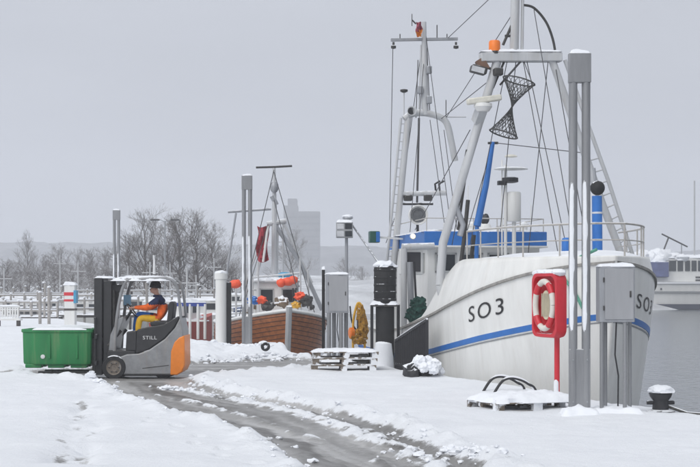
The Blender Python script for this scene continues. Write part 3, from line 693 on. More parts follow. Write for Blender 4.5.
def at_s(x, y, s):
    dx = (x-CX)/FPX; dz = (HY-y)/FPX; k = (AFT.dot(STEM)+s)/(AFT.x*dx+AFT.y); return Vector((dx*k, k, EYE+dz*k))
us = [0, .03, .08, .15, .25, .38, .55, .75, 1, 1.3, 1.6, 2, 2.4, 2.8, 3.2, 3.6, 4, 4.3, 4.6, 4.8, 5, 5.2, 5.4, 5.6, 5.8, 6, 6.2, 6.4, 7, 8, 9, 10, 11, 12, 13, 14, 15, 16, HL]
NZ, NT = 18, 5
T = thing('fishing_cutter', 'large white fishing cutter with blue hull stripe moored at the snowy quay', 'fishing boat', (STEM.x, STEM.y, WZ-.7))
b = MB(); cols = []
for side in (1, -1):
    vs = []
    for u in us:
        s0 = u
        r0, t0 = rub(s0), top(s0)
        zs = [-2+(r0+2)*j/NZ for j in range(NZ+1)]+[r0+(t0-r0)*j/NT for j in range(1, NT+1)]
        vs += [hull(u, z, side) for z in zs]
    m = NZ+NT+1
    fs = [(i*m+j, (i+1)*m+j, (i+1)*m+j+1, i*m+j+1) for i in range(len(us)-1) for j in range(m-1)]
    b.add(vs, fs)
m = NZ+NT+1; nn = len(us)*m; last = (len(us)-1)*m
b.f += [(last+j, last+j+1, nn+last+j+1, nn+last+j) for j in range(m-1)]
H = b.build('hull', HULLM, T)
sol = H.modifiers.new('plate', 'SOLIDIFY'); sol.thickness = .05; sol.offset = -1
uu = np.linspace(0, HL, 120)
def strip(zf, hgt, off, name, m, parent):
    b = MB()
    for side in (1, -1):
        vs = []
        for u in uu:
            rk = .85*min(1.2, max(0, (2.4-zf(u))/3.65))**1.2; s = rk+u*(1-rk/HL); z = zf(s)
            vs += [hull(u, z, side, -.02), hull(u, z, side, off), hull(u, z-hgt, side, off), hull(u, z-hgt, side, -.02)]
        b.add(vs, [(i*4+j, (i+1)*4+j, (i+1)*4+j+1, i*4+j+1) for i in range(len(uu)-1) for j in range(3)])
    return b.build(name, m, parent)
strip(lambda s: smooth_tab(STR, s), .115, .012, 'blue_stripe', BLUE, H)
strip(lambda s: smooth_tab(STR, s)-.14, .03, .008, 'grey_line', mat('grey_trim_paint', (.25, .26, .27), .5), H)
strip(lambda s: rub(s)+.02, .05, .045, 'rubbing_strake', mat('worn_grey_strake', (.30, .29, .27), .6, 0, .3, 8), H)
strip(lambda s: -.95, .5, .006, 'boot_top', mat('dark_red_antifouling', (.10, .03, .025), .6), H)
LBK = mat('black_lettering', (.02, .02, .022), .5)
def islands(tv, tf):
    par = list(range(len(tv)))
    def fd(i):
        while par[i] != i: par[i] = par[par[i]]; i = par[i]
        return i
    for f in tf:
        for k in f[1:]: par[fd(k)] = fd(f[0])
    g = {}
    for f in tf: g.setdefault(fd(f[0]), []).append(f)
    for fs in g.values():
        ids = sorted({k for f in fs for k in f}); mp_ = {k: n for n, k in enumerate(ids)}; yield ids, [tuple(mp_[k] for k in f) for f in fs]
for side, u0, zs0 in ((1, 3.22, 1.10), (-1, .58, 1.44)):
    tv, tf = text_mesh('SO3', .46, 1.25); wdt = max(v.x for v in tv); out_ = []
    for v in tv:
        uq = u0-(v.x/wdt)*1.28 if side == 1 else u0+(v.x/wdt)*1.0
        zz = zs0+(3.22-uq)*.165 if side == 1 else zs0-(uq-u0)*.165
        out_.append(hull(uq, zz+v.y*(.98 if side == 1 else .85), side, .009))
    for ids, fs in islands(tv, tf): MB().add([out_[k] for k in ids], fs).build('letter', LBK, H)
# foredeck with snow, its after bulkhead, main deck
b = MB(); vs = []; ud = [u for u in us if u <= 4.6]
for u in ud:
    z = top(u)-.03; a = hull(u, z, 1); c = hull(u, z, -1)
    for k in range(9):
        f = k/8; p = a.lerp(c, f); p.z += .16*(1-(2*f-1)**2)*min(1, u) + .03*mnoise.noise(p*2.5)*(0 < k < 8); vs.append(p)
b.add(vs, [(i*9+k, i*9+k+1, (i+1)*9+k+1, (i+1)*9+k) for i in range(len(ud)-1) for k in range(8)]).build('foredeck', SNOW, T)
b = MB(); u = ud[-1]; a = hull(u, top(u)-.05, 1); c = hull(u, top(u)-.05, -1); b.add([a, c, c+Vector((0, 0, -2)), a+Vector((0, 0, -2))], [(0, 1, 2, 3)]).build('bulkhead', WHITE, T, smooth=False)
b = MB(); vs = []
for u in [q for q in us if q >= 4.6]:
    z = .3; vs += [hull(u, z, 1, -.03), hull(u, z, -1, -.03)]
b.add(vs, [(i*2, i*2+1, i*2+3, i*2+2) for i in range(len(vs)//2-1)]).build('main_deck', mat('deck_grey', (.25, .27, .26), .8, frost=.7), T)
# railing round the foredeck
RAILM = mat('pale_rail_paint', (.45, .43, .40), .5, 0, .15, 8, frost=.3)
rt = []
for side in (1, -1):
    pts = []
    for u in np.linspace(.35, 4.4, 15):
        p = hull(u, top(u)-.02, side, -.12); pts.append(Vector((p.x, p.y, 2.98)))
    rt.append(pts)
loop = list(reversed(rt[0]))+rt[1]
rail = MB().tube(loop, .02, 8).build('railing', RAILM, T)
MB().tube([Vector((p.x, p.y, 2.68)) for p in loop], .013, 6).build('middle_rail', RAILM, rail)
for i in range(0, len(loop), 3):
    p = loop[i]; MB().tube([(p.x, p.y, 2.3), (p.x, p.y, 2.98)], .017, 6).build('rail_post', RAILM, rail)
MB().box(at_s(568, 248, 3.2)-Vector((0, 0, 0)), (.24, .2, .42), STB, AFT).build('blue_drum', BLUE, T, bevel=.05)
# wheelhouse
SW = 9.3; HWD = 1.42; WLEN = 4.2; ZR = 3.22
def wbox(s0, s1, t0, t1, z0, z1, nm, m, par, bev=.02): return MB().box(bpt((s0+s1)/2, (t0+t1)/2, (z0+z1)/2), (abs(t1-t0), abs(s1-s0), z1-z0), STB, AFT, (0, 0, 1)).build(nm, m, par, bevel=bev)
wh = wbox(SW, SW+WLEN, -HWD, HWD, .28, 2.86, 'wheelhouse', WHITE, T)
wbox(SW-.22, SW+WLEN+.1, -HWD-.12, HWD+.12, 2.83, ZR-.04, 'blue_fascia', BLUE, wh, .015)
wbox(SW-.24, SW+WLEN+.12, -HWD-.14, HWD+.14, 2.79, 2.835, 'fascia_trim', WHITE, wh, .01)
MB().snow(bpt(SW+WLEN/2-.05, 0, ZR-.04), 2*HWD+.2, WLEN+.2, .10, STB, 3, .12).build('roof_snow', SNOW, wh)
def window(c, ax, nrm, w_, h_, par):
    f = MB(); c = Vector(c); up = Vector((0, 0, 1)); ax = Vector(ax)
    for a, b2 in (((-w_/2, -h_/2), (w_/2, -h_/2)), ((-w_/2, h_/2), (w_/2, h_/2)), ((-w_/2, -h_/2), (-w_/2, h_/2)), ((w_/2, -h_/2), (w_/2, h_/2))):
        e_ = .022; pa = c+ax*a[0]+up*a[1]; pb_ = c+ax*b2[0]+up*b2[1]; d = (pb_-pa).normalized()*e_; f.bar(pa-d, pb_+d, .045, .05, nrm)
    o = f.build('window', mat('window_frame', (.4, .41, .41), .5), par, smooth=False)
    MB().box(c-Vector(nrm)*.005, (w_, h_, .02), ax, up).build('pane', GLASS, o, smooth=False); return o
FWD = -AFT
for tt in (-1.02, -.36, .30, .96): window(bpt(SW, tt, 2.42)+FWD*.012, STB, FWD, .50, .44, wh)
for ss in (SW+.6, SW+1.5, SW+2.6): window(bpt(ss, HWD, 2.42)+STB*.012, AFT, STB, .55, .44, wh)
window(bpt(SW, .2, 1.2)+FWD*.012, STB, FWD, .4, .4, wh)
dr = MB().box(bpt(SW+3.4, HWD+.02, 1.35), (.7, .04, 1.9), AFT, STB, (0, 0, 1)).build('door', WHITE, wh, bevel=.02)
MB().tube([bpt(SW+3.15, HWD+.07, 1.35), bpt(SW+3.25, HWD+.07, 1.35)], .015, 6).build('handle', DARKST, dr)
nq = at_s(374, 237, SW+2.4)
nb_ = MB().box(nq, (.26, .26, .30), STB, AFT).build('navigation_light', mat('dark_green_box', (.02, .09, .07), .4), T, bevel=.02)
MB().box(nq-STB*.08+FWD*.14, (.10, .02, .26), STB, AFT).build('blue_side', BLUE, nb_)
MB().bar(nq, bpt(SW+2.4, HWD+.02, nq.z-.05), .05, .05).build('bracket', WHITE, nb_)
# lit deck lamp under the roof edge
lm = MB().lathe(at_s(412, 236.5, SW-.28), [(.04, 0), (.06, -.02), (.075, -.10), (.06, -.13)], 14, AFT).build('deck_lamp', WHITE, T)
em = bpy.data.materials.new('warm_lamp'); em.use_nodes = True; pb2 = em.node_tree.nodes['Principled BSDF']; pb2.inputs['Emission Color'].default_value = (1, .8, .45, 1); pb2.inputs['Emission Strength'].default_value = 1.6; pb2.inputs['Base Color'].default_value = (.9, .8, .6, 1)
MB().lathe(at_s(412, 236.5, SW-.28)-AFT*.125, [(.058, 0), (.04, -.03), (0, -.04)], 12, AFT).build('bulb', em, lm)
# searchlight-like white dish on the roof
p = at_s(418, 215, SW+1.2)
d = MB().lathe(p, [(.0, .16), (.12, .15), (.24, .05), (.255, -.05), (.235, -.07), (.20, -.02), (0, .04)], 24, AFT).build('searchlight', WHITE, T)
MB().lathe(p-AFT*.012, [(.19, .0), (.19, -.02), (.14, -.03), (.13, -.015), (.06, -.02), (0, -.035)], 20, AFT).build('lens', mat('grey_lens', (.12, .125, .13), .3), d)
MB().tube([p+AFT*.1, Vector((p.x, p.y+.1, ZR-.05))], .035, 8).build('stand', BLACK, d); MB().tube([at_s(403, 204, SW+1.2), at_s(433, 204, SW+1.2)], .03, 8).build('lamp_bar', BLACK, T)
MB().tube([at_s(418, 204, SW+1.2), p], .02, 6).build('lamp_hanger', BLACK, T)
# gantry
SG = 5.5
def gl(pts, r, nm, m=PALE, par=None, s=SG, n=12): return (MB().stube if len(pts) > 3 else MB().tube)([at_s(x, y, s) for x, y in pts], r, n).build(nm, m, par or T)
gan = gl([(440, 285), (443, 243), (497, 62)], .095, 'gantry_leg')
f1 = at_s(440, 285, SG); MB().tube([f1, Vector((f1.x+.35, f1.y+.06, .3))], .095, 12).build('leg_foot', PALE, gan)
g2 = gl([(552, 60), (602, 203), (624, 262)], .085, 'gantry_leg')
f2 = at_s(624, 262, SG); MB().tube([f2, Vector((f2.x, f2.y, .3))], .085, 12).build('leg_foot', PALE, g2)
gl([(565, 60), (608, 180), (633, 256)], .045, 'ladder_stile', PALE, g2)
for f in np.linspace(.5, .97, 9): MB().tube([at_s(552+(624-552)*f, 60+202*f, SG), at_s(565+(633-565)*f, 60+196*f, SG)], .018, 6).build('rung', PALE, g2)
a, c = at_s(480, 57.5, SG), at_s(561, 57.5, SG); MB().bar(a, c, .24, .20).build('gantry_beam', PALE, T, bevel=.02)
MB().snow((a+c)/2+Vector((0, 0, .12)), (c-a).length, .26, .06, c-a, 3, .06).build('beam_snow', SNOW, T)
MB().bar(a+Vector((-.02, 0, -.05)), a+Vector((.12, 0, -.28)), .2, .2).build('beam_end', mat('rusty_steel', (.16, .09, .06), .8), T)
# side frame at the gantry foot
pf = [at_s(x, y, 8.4) for x, y in ((404, 318), (404, 247), (434, 246), (430, 290))]; pf[0].z = .3
MB().tube([pf[0], pf[1]], .075, 10).build('frame_post', PALE, T); MB().tube([pf[1]+Vector((-.05, 0, 0)), pf[2]], .085, 10).build('frame_top', PALE, T)
bx_ = at_s(411, 262, 8.7); MB().box(bx_, (.52, .3, .62), STB, AFT).build('hauler_box', WHITE, T, bevel=.03)
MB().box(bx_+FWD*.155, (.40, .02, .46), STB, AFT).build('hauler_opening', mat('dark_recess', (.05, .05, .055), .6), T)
MB().tube([at_s(410, 262, 8.3), at_s(411, 300, 8.3), at_s(412, 325, 8.3)], .075, 8).build('hauler_arm', GALV, T)
MB().tube([at_s(414, 262, 8.2), at_s(416, 300, 8.2), at_s(414, 330, 8.2)], .03, 6).build('hose', BLACK, T)
b = MB()
for i in range(9): q = at_s(random.uniform(413, 425), random.uniform(298, 316), 7.6); b.blob(q, random.uniform(.10, .18), 3, .7, 3, i)
b.build('green_net_pile', mat('green_netting', (.012, .055, .042), .95, 0, .5, 20, bump=.6), T)
# beacon, floodlight, radar on the gantry
bc = at_s(494.5, 52, SG); be = MB().lathe(Vector((bc.x, bc.y, bc.z-.05)), [(.13, 0), (.13, .06), (.12, .065)], 18).build('beacon', DARKST, T)
MB().lathe(Vector((bc.x, bc.y, bc.z+.01)), [(.125, 0), (.125, .2), (.105, .235), (0, .24)], 18).build('orange_lens', ORANGE, be)
fl = at_s(478.5, 70, SG); o = MB().box(fl, (.34, .26, .16), (.96, 0, -.25), AFT).build('floodlight', DARKST, T, bevel=.03)
MB().box(fl+Vector((-.02, -.135, -.01)), (.28, .012, .12), (.96, 0, -.25), AFT).build('lens', mat('lamp_lens', (.55, .56, .58), .2), o)
MB().tube([at_s(488, 68, SG), at_s(502, 72, SG)], .03, 6).build('lamp_bracket', DARKST, T)
MB().box(at_s(498, 72, SG-.15), (.2, .2, .16), STB, AFT).build('floodlight', DARKST, T, bevel=.03)
q0 = at_s(483, 106, SG-.25); rd = MB().lathe(q0, [(.13, -.12), (.2, -.02), (.19, .05), (.08, .07)], 16).build('radar', WHITE, T)
MB().bar(at_s(467, 102, SG-.25), at_s(501, 97.5, SG-.25), .18, .13).build('scanner', mat('cream_plastic', (.68, .66, .58), .45), rd, bevel=.03)
MB().bar(at_s(477, 122, SG), at_s(482, 108, SG-.2), .2, .2).build('bracket', PALE, rd)
# topmast on the gantry
gl([(514, 57), (516, -40)], .10, 'topmast'); gl([(522, 57), (523, -40)], .035, 'topmast_ladder')
gl([(523, 5), (534, 8), (546, 22), (553, 40), (556, 58)], .028, 'bent_pipe', DARKST)
gl([(503, 45), (514, 20)], .03, 'topmast_stay', DARKST); gl([(505, 36), (516, 36)], .03, 'topmast_step', DARKST)
gl([(504, 62), (493, 88)], .025, 'strut', DARKST); gl([(522, 60), (500, 85)], .022, 'strut', DARKST); gl([(478, 118), (467, 165), (458, 230)], .03, 'hose', DARKST, n=6)
gl([(468, 150), (460, 190), (457, 205)], .05, 'block_tackle', DARKST); gl([(455, 205), (463, 225), (460, 236)], .07, 'block_hook', GALV)
# after mast beside and above the wheelhouse
SM_ = 12.2
ma = gl([(394, 262), (408, 118)], .085, 'mast_leg', PALE, s=SM_); gl([(387, 262), (401, 118)], .035, 'mast_ladder', PALE, s=SM_)
q = at_s(394, 262, SM_); MB().tube([q, Vector((q.x, q.y, .3))], .085, 10).build('leg_foot', PALE, ma)
gl([(404, 119), (412, 114), (425, 113), (440, 117), (447, 124), (451, 140), (455, 161)], .09, 'mast_arch', PALE, s=SM_)
gl([(425, 115), (424, 22)], [.10, .06], 'after_mast', PALE, s=SM_)
gl([(419, 115), (421, 45)], .025, 'halyard', PALE, s=SM_, n=6)
a, c = at_s(391, 40, SM_), at_s(457.5, 39, SM_); MB().bar(a, c, .09, .07).build('yard', GALV, T)
for x in (393.5, 456): MB().lathe(at_s(x, 46, SM_), [(.03, .1), (.03, .02), (.07, 0), (.07, -.06), (0, -.08)], 10).build('yard_lamp', DARKST, T)
for x, yt in ((437, 25), (447, 34), (400, 34)): gl([(x, 40), (x, yt)], .015, 'aerial', DARKST, s=SM_, n=6)
gl([(404, 116), (404, 92)], .02, 'aerial', PALE, s=SM_, n=6); MB().lathe(at_s(404, 90.5, SM_), [(.03, -.06), (.10, -.03), (.10, .02), (0, .04)], 12).build('aerial_head', DARKST, T)
o = MB().lathe(at_s(411.5, 111, SM_-.1), [(.06, .15), (.12, 0), (.13, -.06)], 14, AFT).build('horn', PALE, T); MB().lathe(at_s(411.5, 111, SM_-.16), [(.1, 0), (0, .05)], 14, AFT).build('horn_mouth', BLACK, o)
a, c = at_s(399, 194, SM_), at_s(446, 193, SM_); MB().tube([a, c], .07, 10).build('cross_beam', PALE, T)
for x in (436, 440): gl([(x, 193), (x-1, 184), (x+4, 181)], .03, 'lamp', BLACK, s=SM_, n=6)
gl([(419, 118), (417, 205)], .03, 'wire', WIREM, s=SM_, n=5)
for f in np.linspace(.04, .96, 16): MB().tube([at_s(394+14*f, 262-144*f, SM_), at_s(387+14*f, 262-144*f, SM_)], .014, 5).build('rung', PALE, ma)
for x0_, y0_, x1_, y1_ in ((430, 115, 427, 48), (416, 118, 418, 60)): gl([(x0_, y0_), (x1_, y1_)], .012, 'cable', DARKST, s=SM_, n=5)
for x, y in ((429, 70), (420, 90), (429, 100)): MB().box(at_s(x, y, SM_-.1), (.14, .14, .2), STB, AFT).build('mast_fitting', GALV, T, bevel=.02)
for x in (408, 428): MB().box(at_s(x, 198, SM_-.1), (.22, .16, .16), STB, AFT).build('deck_light', DARKST, T, bevel=.03)
gl([(446, 118), (446, 100)], .012, 'aerial', DARKST, s=SM_, n=5); gl([(447, 117), (466, 117)], .018, 'outrigger', PALE, s=SM_, n=6)
for x, yt in ((452, 200), (468, 186), (531, 205), (395, 215)): gl([(x, 236), (x, yt)], .012, 'whip_aerial', WHITE, s=SW+.6, n=5)
for x in (448, 472, 524): MB().lathe(Vector((*at_s(x, 228, SW+.5).xy, ZR-.02)), [(.09, 0), (.09, .12), (.12, .14), (.12, .2), (.05, .25), (0, .26)], 12).build('roof_ventilator', WHITE, T)
b = MB()
for side in (1, -1): b.tube([bpt(SW-.15, side*(HWD+.05), 3.5), bpt(SW+WLEN, side*(HWD+.05), 3.5)], .014, 5)
b.tube([bpt(SW-.15, -HWD-.05, 3.5), bpt(SW-.15, HWD+.05, 3.5)], .014, 5); rr_ = b.build('roof_rail', RAILM, T)
for k in range(6): q = bpt(SW-.15, -HWD-.05+(2*HWD+.1)*k/5, 0); MB().tube([(q.x, q.y, ZR-.06), (q.x, q.y, 3.5)], .012, 5).build('rail_post', RAILM, rr_)
# flag rag at the masthead
fb = MB(); vs = []
for i in range(7):
    for j in range(5):
        p = at_s(416+1.5*j+.8*math.sin(i*1.3+j), 22+2.5*i, SM_-.2); p.y += .08*math.sin(i+j*1.7); vs.append(p)
fb.add(vs, [(i*5+j, i*5+j+1, (i+1)*5+j+1, (i+1)*5+j) for i in range(6) for j in range(4)])
o = fb.build('masthead_rag', [mat('faded_red_cloth', (.32, .06, .09), .9), mat('orange_cloth', (.7, .25, .04), .9)], T)
for pl in o.data.polygons: pl.material_index = 1 if pl.index >= 14 else 0
gl([(412, 20), (416, 24)], .02, 'vane', DARKST, s=SM_, n=6); gl([(412, 14), (412, 26)], .012, 'vane', DARKST, s=SM_, n=6)
# blue furled boom and blue post, lantern mast, white canister
gl([(493, 142), (486, 185), (477, 226)], [.045, .07, .085], 'blue_boom', BLUE, s=7.0); f = at_s(477, 226, 7.0); MB().tube([f, Vector((f.x-.05, f.y, .3))], .05, 8).build('boom_foot', BLUE, T)
gl([(488, 143), (498, 143)], .03, 'boom_head', DARKST, s=7.0)
gl([(597, 196), (597.5, 262)], .105, 'blue_post', BLUE, s=3.3); MB().lathe(at_s(597.5, 188, 3.3), [(.15*math.sin(a), -.15*math.cos(a)) for a in np.linspace(0, math.pi, 13)], 18).build('black_ball', RUBBER, T)
gl([(597, 196), (594, 168)], .03, 'post_wire', GALV, s=3.3)
for y in (213, 240): MB().lathe(at_s(597.3, y, 3.3), [(.108, -.02), (.115, -.01), (.115, .01), (.108, .02)], 14).build('strap', mat('strap_white', (.6, .62, .65), .6), T)
gl([(505.5, 255), (505.5, 165)], .04, 'lantern_mast', WHITE, s=8.6, n=10); gl([(502, 255), (502, 160)], .02, 'lantern_mast_stay', WHITE, s=8.6, n=6)
MB().lathe(at_s(510, 180, 8.55), [(.12, -.07), (.2, -.05), (.2, .05), (.12, .07)], 14).build('lantern', BLACK, T); MB().box(at_s(502, 183, 8.5), (.2, .15, .1), STB, AFT).build('lantern_box', BLACK, T)
for y, w_ in ((156.5, .16), (169, .42)): MB().lathe(at_s(511, y, 8.55), [(w_*.6, -.02), (w_, -.005), (w_*.8, .03), (.03, .05)], 14).build('reflector', mat('cream_plastic', (.68, .66, .58), .45) if y < 160 else WHITE, T)
MB().lathe(at_s(514, 207, 8.6), [(.16, -.35), (.17, -.33), (.17, .33), (.15, .36), (0, .38)], 16).build('white_canister', WHITE, T)
q = at_s(514, 222, 8.6); MB().tube([q, Vector((q.x, q.y, .3))], .05, 8).build('canister_stand', WHITE, T)
q = at_s(485, 219, SW+1); MB().blob(q, (.12, .12, .15), 2, .2, 2, 3).build('roof_vent', BLACK, T); MB().lathe(Vector((q.x, q.y, ZR-.05)), [(.16, 0), (.16, .2), (.12, .25)], 12).build('vent_base', WHITE, T)
# rigging
def wire(p0, p1, s0, s1, r=.010, sag=0):
    a, c = at_s(*p0, s0), at_s(*p1, s1); mid = (a+c)/2-Vector((0, 0, sag)); return MB().tube([a, mid, c] if sag else [a, c], r, 5, cap=False).build('wire', WIREM, T)
for args in (((448, 38), (520, -30), SM_, SG), ((441, 119), (490, 80), SM_, SG), ((415, 230), (470, 130), SM_-1, SG), ((527, 62), (570, 264), SG, 3.6), ((534, 10), (577, 264), SG, 3.2),
             ((523, 60), (560, 264), SG, 3.5), ((516, 60), (498, 255), SG, 7), ((424, 60), (410, 232), SM_, SW+.5), ((444, 130), (458, 238), SM_, SW+1), ((430, 120), (446, 235), SM_, SW+1), ((470, 150), (452, 245), SG, SG+.5),
             ((492, 147), (463, 245), 7, 7), ((496, 143), (584, 153), 7, SG), ((386, 243), (399, 205), SW+3, SM_), ((424, 30), (395, 245), SM_, SM_), ((425, 28), (452, 236), SM_, SW+2), ((393, 42), (389, 250), SM_, SM_+1), ((515, 10), (446, 118), SG, SM_), ((548, 62), (528, 255), SG, 8), ((507, 62), (470, 245), SG, 8), ((555, 64), (590, 262), SG, 3)): wire(*args)
MB().tube([at_s(468, 200, SG), at_s(464, 240, SG), at_s(461, 262, SG)], .05, 6).build('tackle', DARKST, T); MB().tube([at_s(474, 235, SG+.5), at_s(471, 262, SG+.5)], .05, 6).build('tackle', DARKST, T)
MB().tube([hull(.25, 2.5, 1), at_s(556, 268, .9), at_s(565, 280, .7), hull(.5, 1.75, 1, .03), hull(.3, 1.3, 1, .05)], .03, 8).build('green_rope', mat('green_rope', (.12, .36, .26), .9, 0, .2, 30), T)
# net day-shape hanging from the gantry
dt = thing('net_cones', 'two dark netting cones joined tip to tip hanging from the gantry beam', 'day shape', at_s(512, 107, SG-.4))
NETM = mat('dark_netting', (.07, .07, .068), .9, 0, .3, 20)
def net_cone(apex, c, r, axn):
    b = MB(); apex, c = Vector(apex), Vector(c); d = (c-apex).normalized(); x = d.cross(Vector((0, 1, 0))).normalized(); y = d.cross(x); M_, K_ = 18, 8
    def pt(k, j): a = 2*math.pi*k/M_; rr = r*(j/K_)**1.25+.012; return apex+(c-apex)*(j/K_)+(x*math.cos(a)+y*math.sin(a))*rr
    for k in range(M_):
        b.tube([pt(k+.5*j, j) for j in range(K_+1)], .0075, 3, cap=False); b.tube([pt(k-.5*j, j) for j in range(K_+1)], .0075, 3, cap=False)
    b.build('netting', NETM, dt)
    MB().tube([pt(k, K_) for k in range(M_+1)], .016, 6, cap=False).build('hoop', NETM, dt)
ap = at_s(512, 107, SG-.4)
net_cone(ap, at_s(519, 81, SG-.4), .34, 0); net_cone(ap, at_s(503.5, 134, SG-.4), .30, 0)
for x, y in ((505, 79), (533, 85)): MB().tube([at_s(x, y, SG-.4), at_s(523, 59, SG)], .01, 5).build('line', WIREM, dt)

# ------------------------------------------------------------------ the brown wooden cutter
WOODH = mat('varnished_planking', (.38, .125, .035), .45, 0, .4, 5, streak=False, coat=.2)
NEON_ = mat('neon_orange_plastic', (.9, .10, .03), .5)
Yc = 50.0; bs = P(289, 340, Yc); BA = Vector((-.17, .985, 0)).normalized(); BSB = Vector((-BA.y, BA.x, 0))
T2 = thing('wooden_cutter', 'varnished brown wooden cutter with white wheelhouse lying bow-on', 'fishing boat', (bs.x, Yc, WZ-.5))
def hull2(u, z, side, off=0):
    rk = .7*max(0, (1.1-z)/2.4); hb = 2.05*(1-math.exp(-u/(1.15+.5*max(0, .6-z))))*(1-.2*max(0, (u-7)/5)**2); return Vector((bs.x, Yc, 0))+BA*(rk+u)+BSB*(side*(hb+off))+Vector((0, 0, z))
def sh2(u): return .98-.62*(1-math.exp(-u/2.6))
b = MB(); us2 = [0, .05, .12, .25, .45, .7, 1, 1.5, 2, 2.6, 3.4, 4.4, 5.6, 7, 8.5, 10, 11.5]
for side in (1, -1):
    vs = [hull2(u, -1.9+(sh2(u)+1.9)*j/12, side) for u in us2 for j in range(13)]
    b.add(vs, [(i*13+j, (i+1)*13+j, (i+1)*13+j+1, i*13+j+1) for i in range(len(us2)-1) for j in range(12)])
last = (len(us2)-1)*13; b.f += [(last+j, last+j+1, len(us2)*13+last+j+1, len(us2)*13+last+j) for j in range(12)]
h2 = b.build('hull', WOODH, T2); sm_ = h2.modifiers.new('plate', 'SOLIDIFY'); sm_.thickness = .05; sm_.offset = -1
for k in range(1, 9):                                 # plank seams
    b = MB()
    for side in (1, -1):
        q = [hull2(u, sh2(u)-.16*k, side, .004) for u in us2]; b.tube(q, .012, 4, cap=False)
    b.build('plank_seam', mat('dark_seam', (.06, .025, .015), .7), h2)
b = MB()
for side in (1, -1): b.tube([hull2(u, sh2(u)+.02, side, .0) for u in us2], .07, 8)
b.build('cap_rail', WHITE, h2)
for side in (1, -1): MB().tube([hull2(u, sh2(u)+.06, side, -.02) for u in us2], .04, 6).build('rail_snow', SNOW, T2)
for x, y, m_, r0 in ((262, 300, NEON_, .14), (300, 296, NEON_, .16), (306, 300, DARKST, .2), (253, 300, BLUE, .16), (282, 302, WOODS, .2), (296, 305, YEL, .13), (268, 306, DARKST, .18)): MB().blob(P(x, y, 52), (r0*1.3, r0, r0), 3, .5, 2, x).build('deck_gear', m_, T2)
for x, y0_ in ((258, 262), (300, 258), (308, 270), (246, 268)): MB().tube([P(x, y0_, 53), P(x+1, 312, 53)], .035, 6).build('stanchion', PALE, T2)
for x, y0_, x1_, y1_ in ((274, 170, 236, 330), (274, 172, 318, 325), (274, 200, 300, 300), (268, 224, 245, 300)): MB().tube([P(x, y0_, 54), P(x1_, y1_, 52.5)], .016, 4).build('wire', WIREM, T2)
for x, y, r0 in ((256, 305, .2), (304, 303, .18), (311, 307, .15), (248, 309, .2)): MB().blob(P(x, y, 54), (r0, r0, r0*.9), 2, .35, 2, x).build('deck_gear', DARKST if x > 300 else WOODS, T2)
MB().tube([hull2(0, 1.15, 1)-BA*.05, hull2(0, .4, 1)-BA*.05, hull2(0, -1.4, 1)-BA*.05], .11, 8).build('stem_post', PALE, T2)
vs = [hull2(u, .35, sd, -.04) for u in us2 for sd in (1, -1)]; MB().add(vs, [(i*2, i*2+1, i*2+3, i*2+2) for i in range(len(us2)-1)]).build('deck', MATS['deck_grey'], T2)
def b2(s, t_, z): return Vector((bs.x, Yc, 0))+BA*s+BSB*t_+Vector((0, 0, z))
w2 = MB().box(b2(4.3, 0, 1.15), (1.5, 1.8, 1.75), BSB, BA).build('wheelhouse', WHITE, T2, bevel=.04)
MB().box(b2(4.3, 0, 2.05), (1.75, 2.1, .08), BSB, BA).build('roof', PALE, w2, bevel=.02); MB().snow(b2(4.3, 0, 2.09), 1.75, 2.1, .12, BSB, 5, .1).build('roof_snow', SNOW, w2)
for tt in (-.42, .42): window(b2(3.39, tt, 1.5), BSB, -BA, .5, .52, w2)
b = MB(); b.snow(b2(2.3, 0, .38), 1.7, 1.3, .3, BSB, 8, .1); b.build('foredeck_snow', SNOW, T2)
def at2(x, y, s):
    dx = (x-CX)/FPX; dz = (HY-y)/FPX; k = (BA.x*bs.x+BA.y*Yc+s)/(BA.x*dx+BA.y); return Vector((dx*k, k, EYE+dz*k))
def t2(pts, r, nm, m=PALE, s=5.0, par=None, n=8): return MB().tube([at2(x, y, s) for x, y in pts], r, n).build(nm, m, par or T2)
t2([(274.5, 300), (274.5, 222), (274, 168)], [.13, .11, .06], 'mast'); t2([(274.5, 224), (300, 262), (322, 310)], .085, 'mast_leg', GALV); t2([(269, 224), (258, 270), (250, 310)], .06, 'mast_leg'); t2([(283, 222), (283, 300)], .035, 'ladder_stile', PALE)
t2([(278, 222), (277, 300)], .035, 'ladder_stile')
for y in range(228, 300, 7): t2([(277.6, y), (283, y)], .02, 'rung', n=6)
t2([(256, 167.5), (274, 167), (292, 166)], .045, 'yard', DARKST, n=6); t2([(267, 224), (286, 221)], .10, 'mast_band')
MB().lathe(at2(274.3, 187, 4.9), [(.1, -.2), (.16, -.1), (.16, .1), (.08, .2)], 12).build('mast_lamp', GALV, T2); t2([(276.5, 205), (272, 196)], .1, 'mast_fitting', GALV)
t2([(228, 212), (250, 210.5), (271, 209)], .05, 'boom', GALV, s=6.5); t2([(236, 213), (231, 245), (225, 285)], .04, 'boom_leg', GALV, s=6.5); t2([(266, 230), (250, 270), (240, 300)], .04, 'strut', PALE)
t2([(284, 224), (312, 283)], .05, 'strut', PALE)
b = MB(); vs = []
for i in range(9):
    for j in range(5):
        p = at2(257+2.8*j+1.2*math.sin(i*.9), 226+4.4*i+1.5*math.sin(j), 4.6); p.y += .15*math.sin(i*1.1+j*2); vs.append(p)
b.add(vs, [(i*5+j, i*5+j+1, (i+1)*5+j+1, (i+1)*5+j) for i in range(8) for j in range(4)]).build('furled_red_sail', mat('dark_red_cloth', (.34, .025, .04), .85), T2)
t2([(268, 226), (263, 262)], .05, 'sail_band', WHITE, s=4.5)
t2([(249, 278), (300, 273)], .04, 'handrail', PALE, s=4); t2([(252, 290), (300, 286)], .04, 'handrail', PALE, s=4)
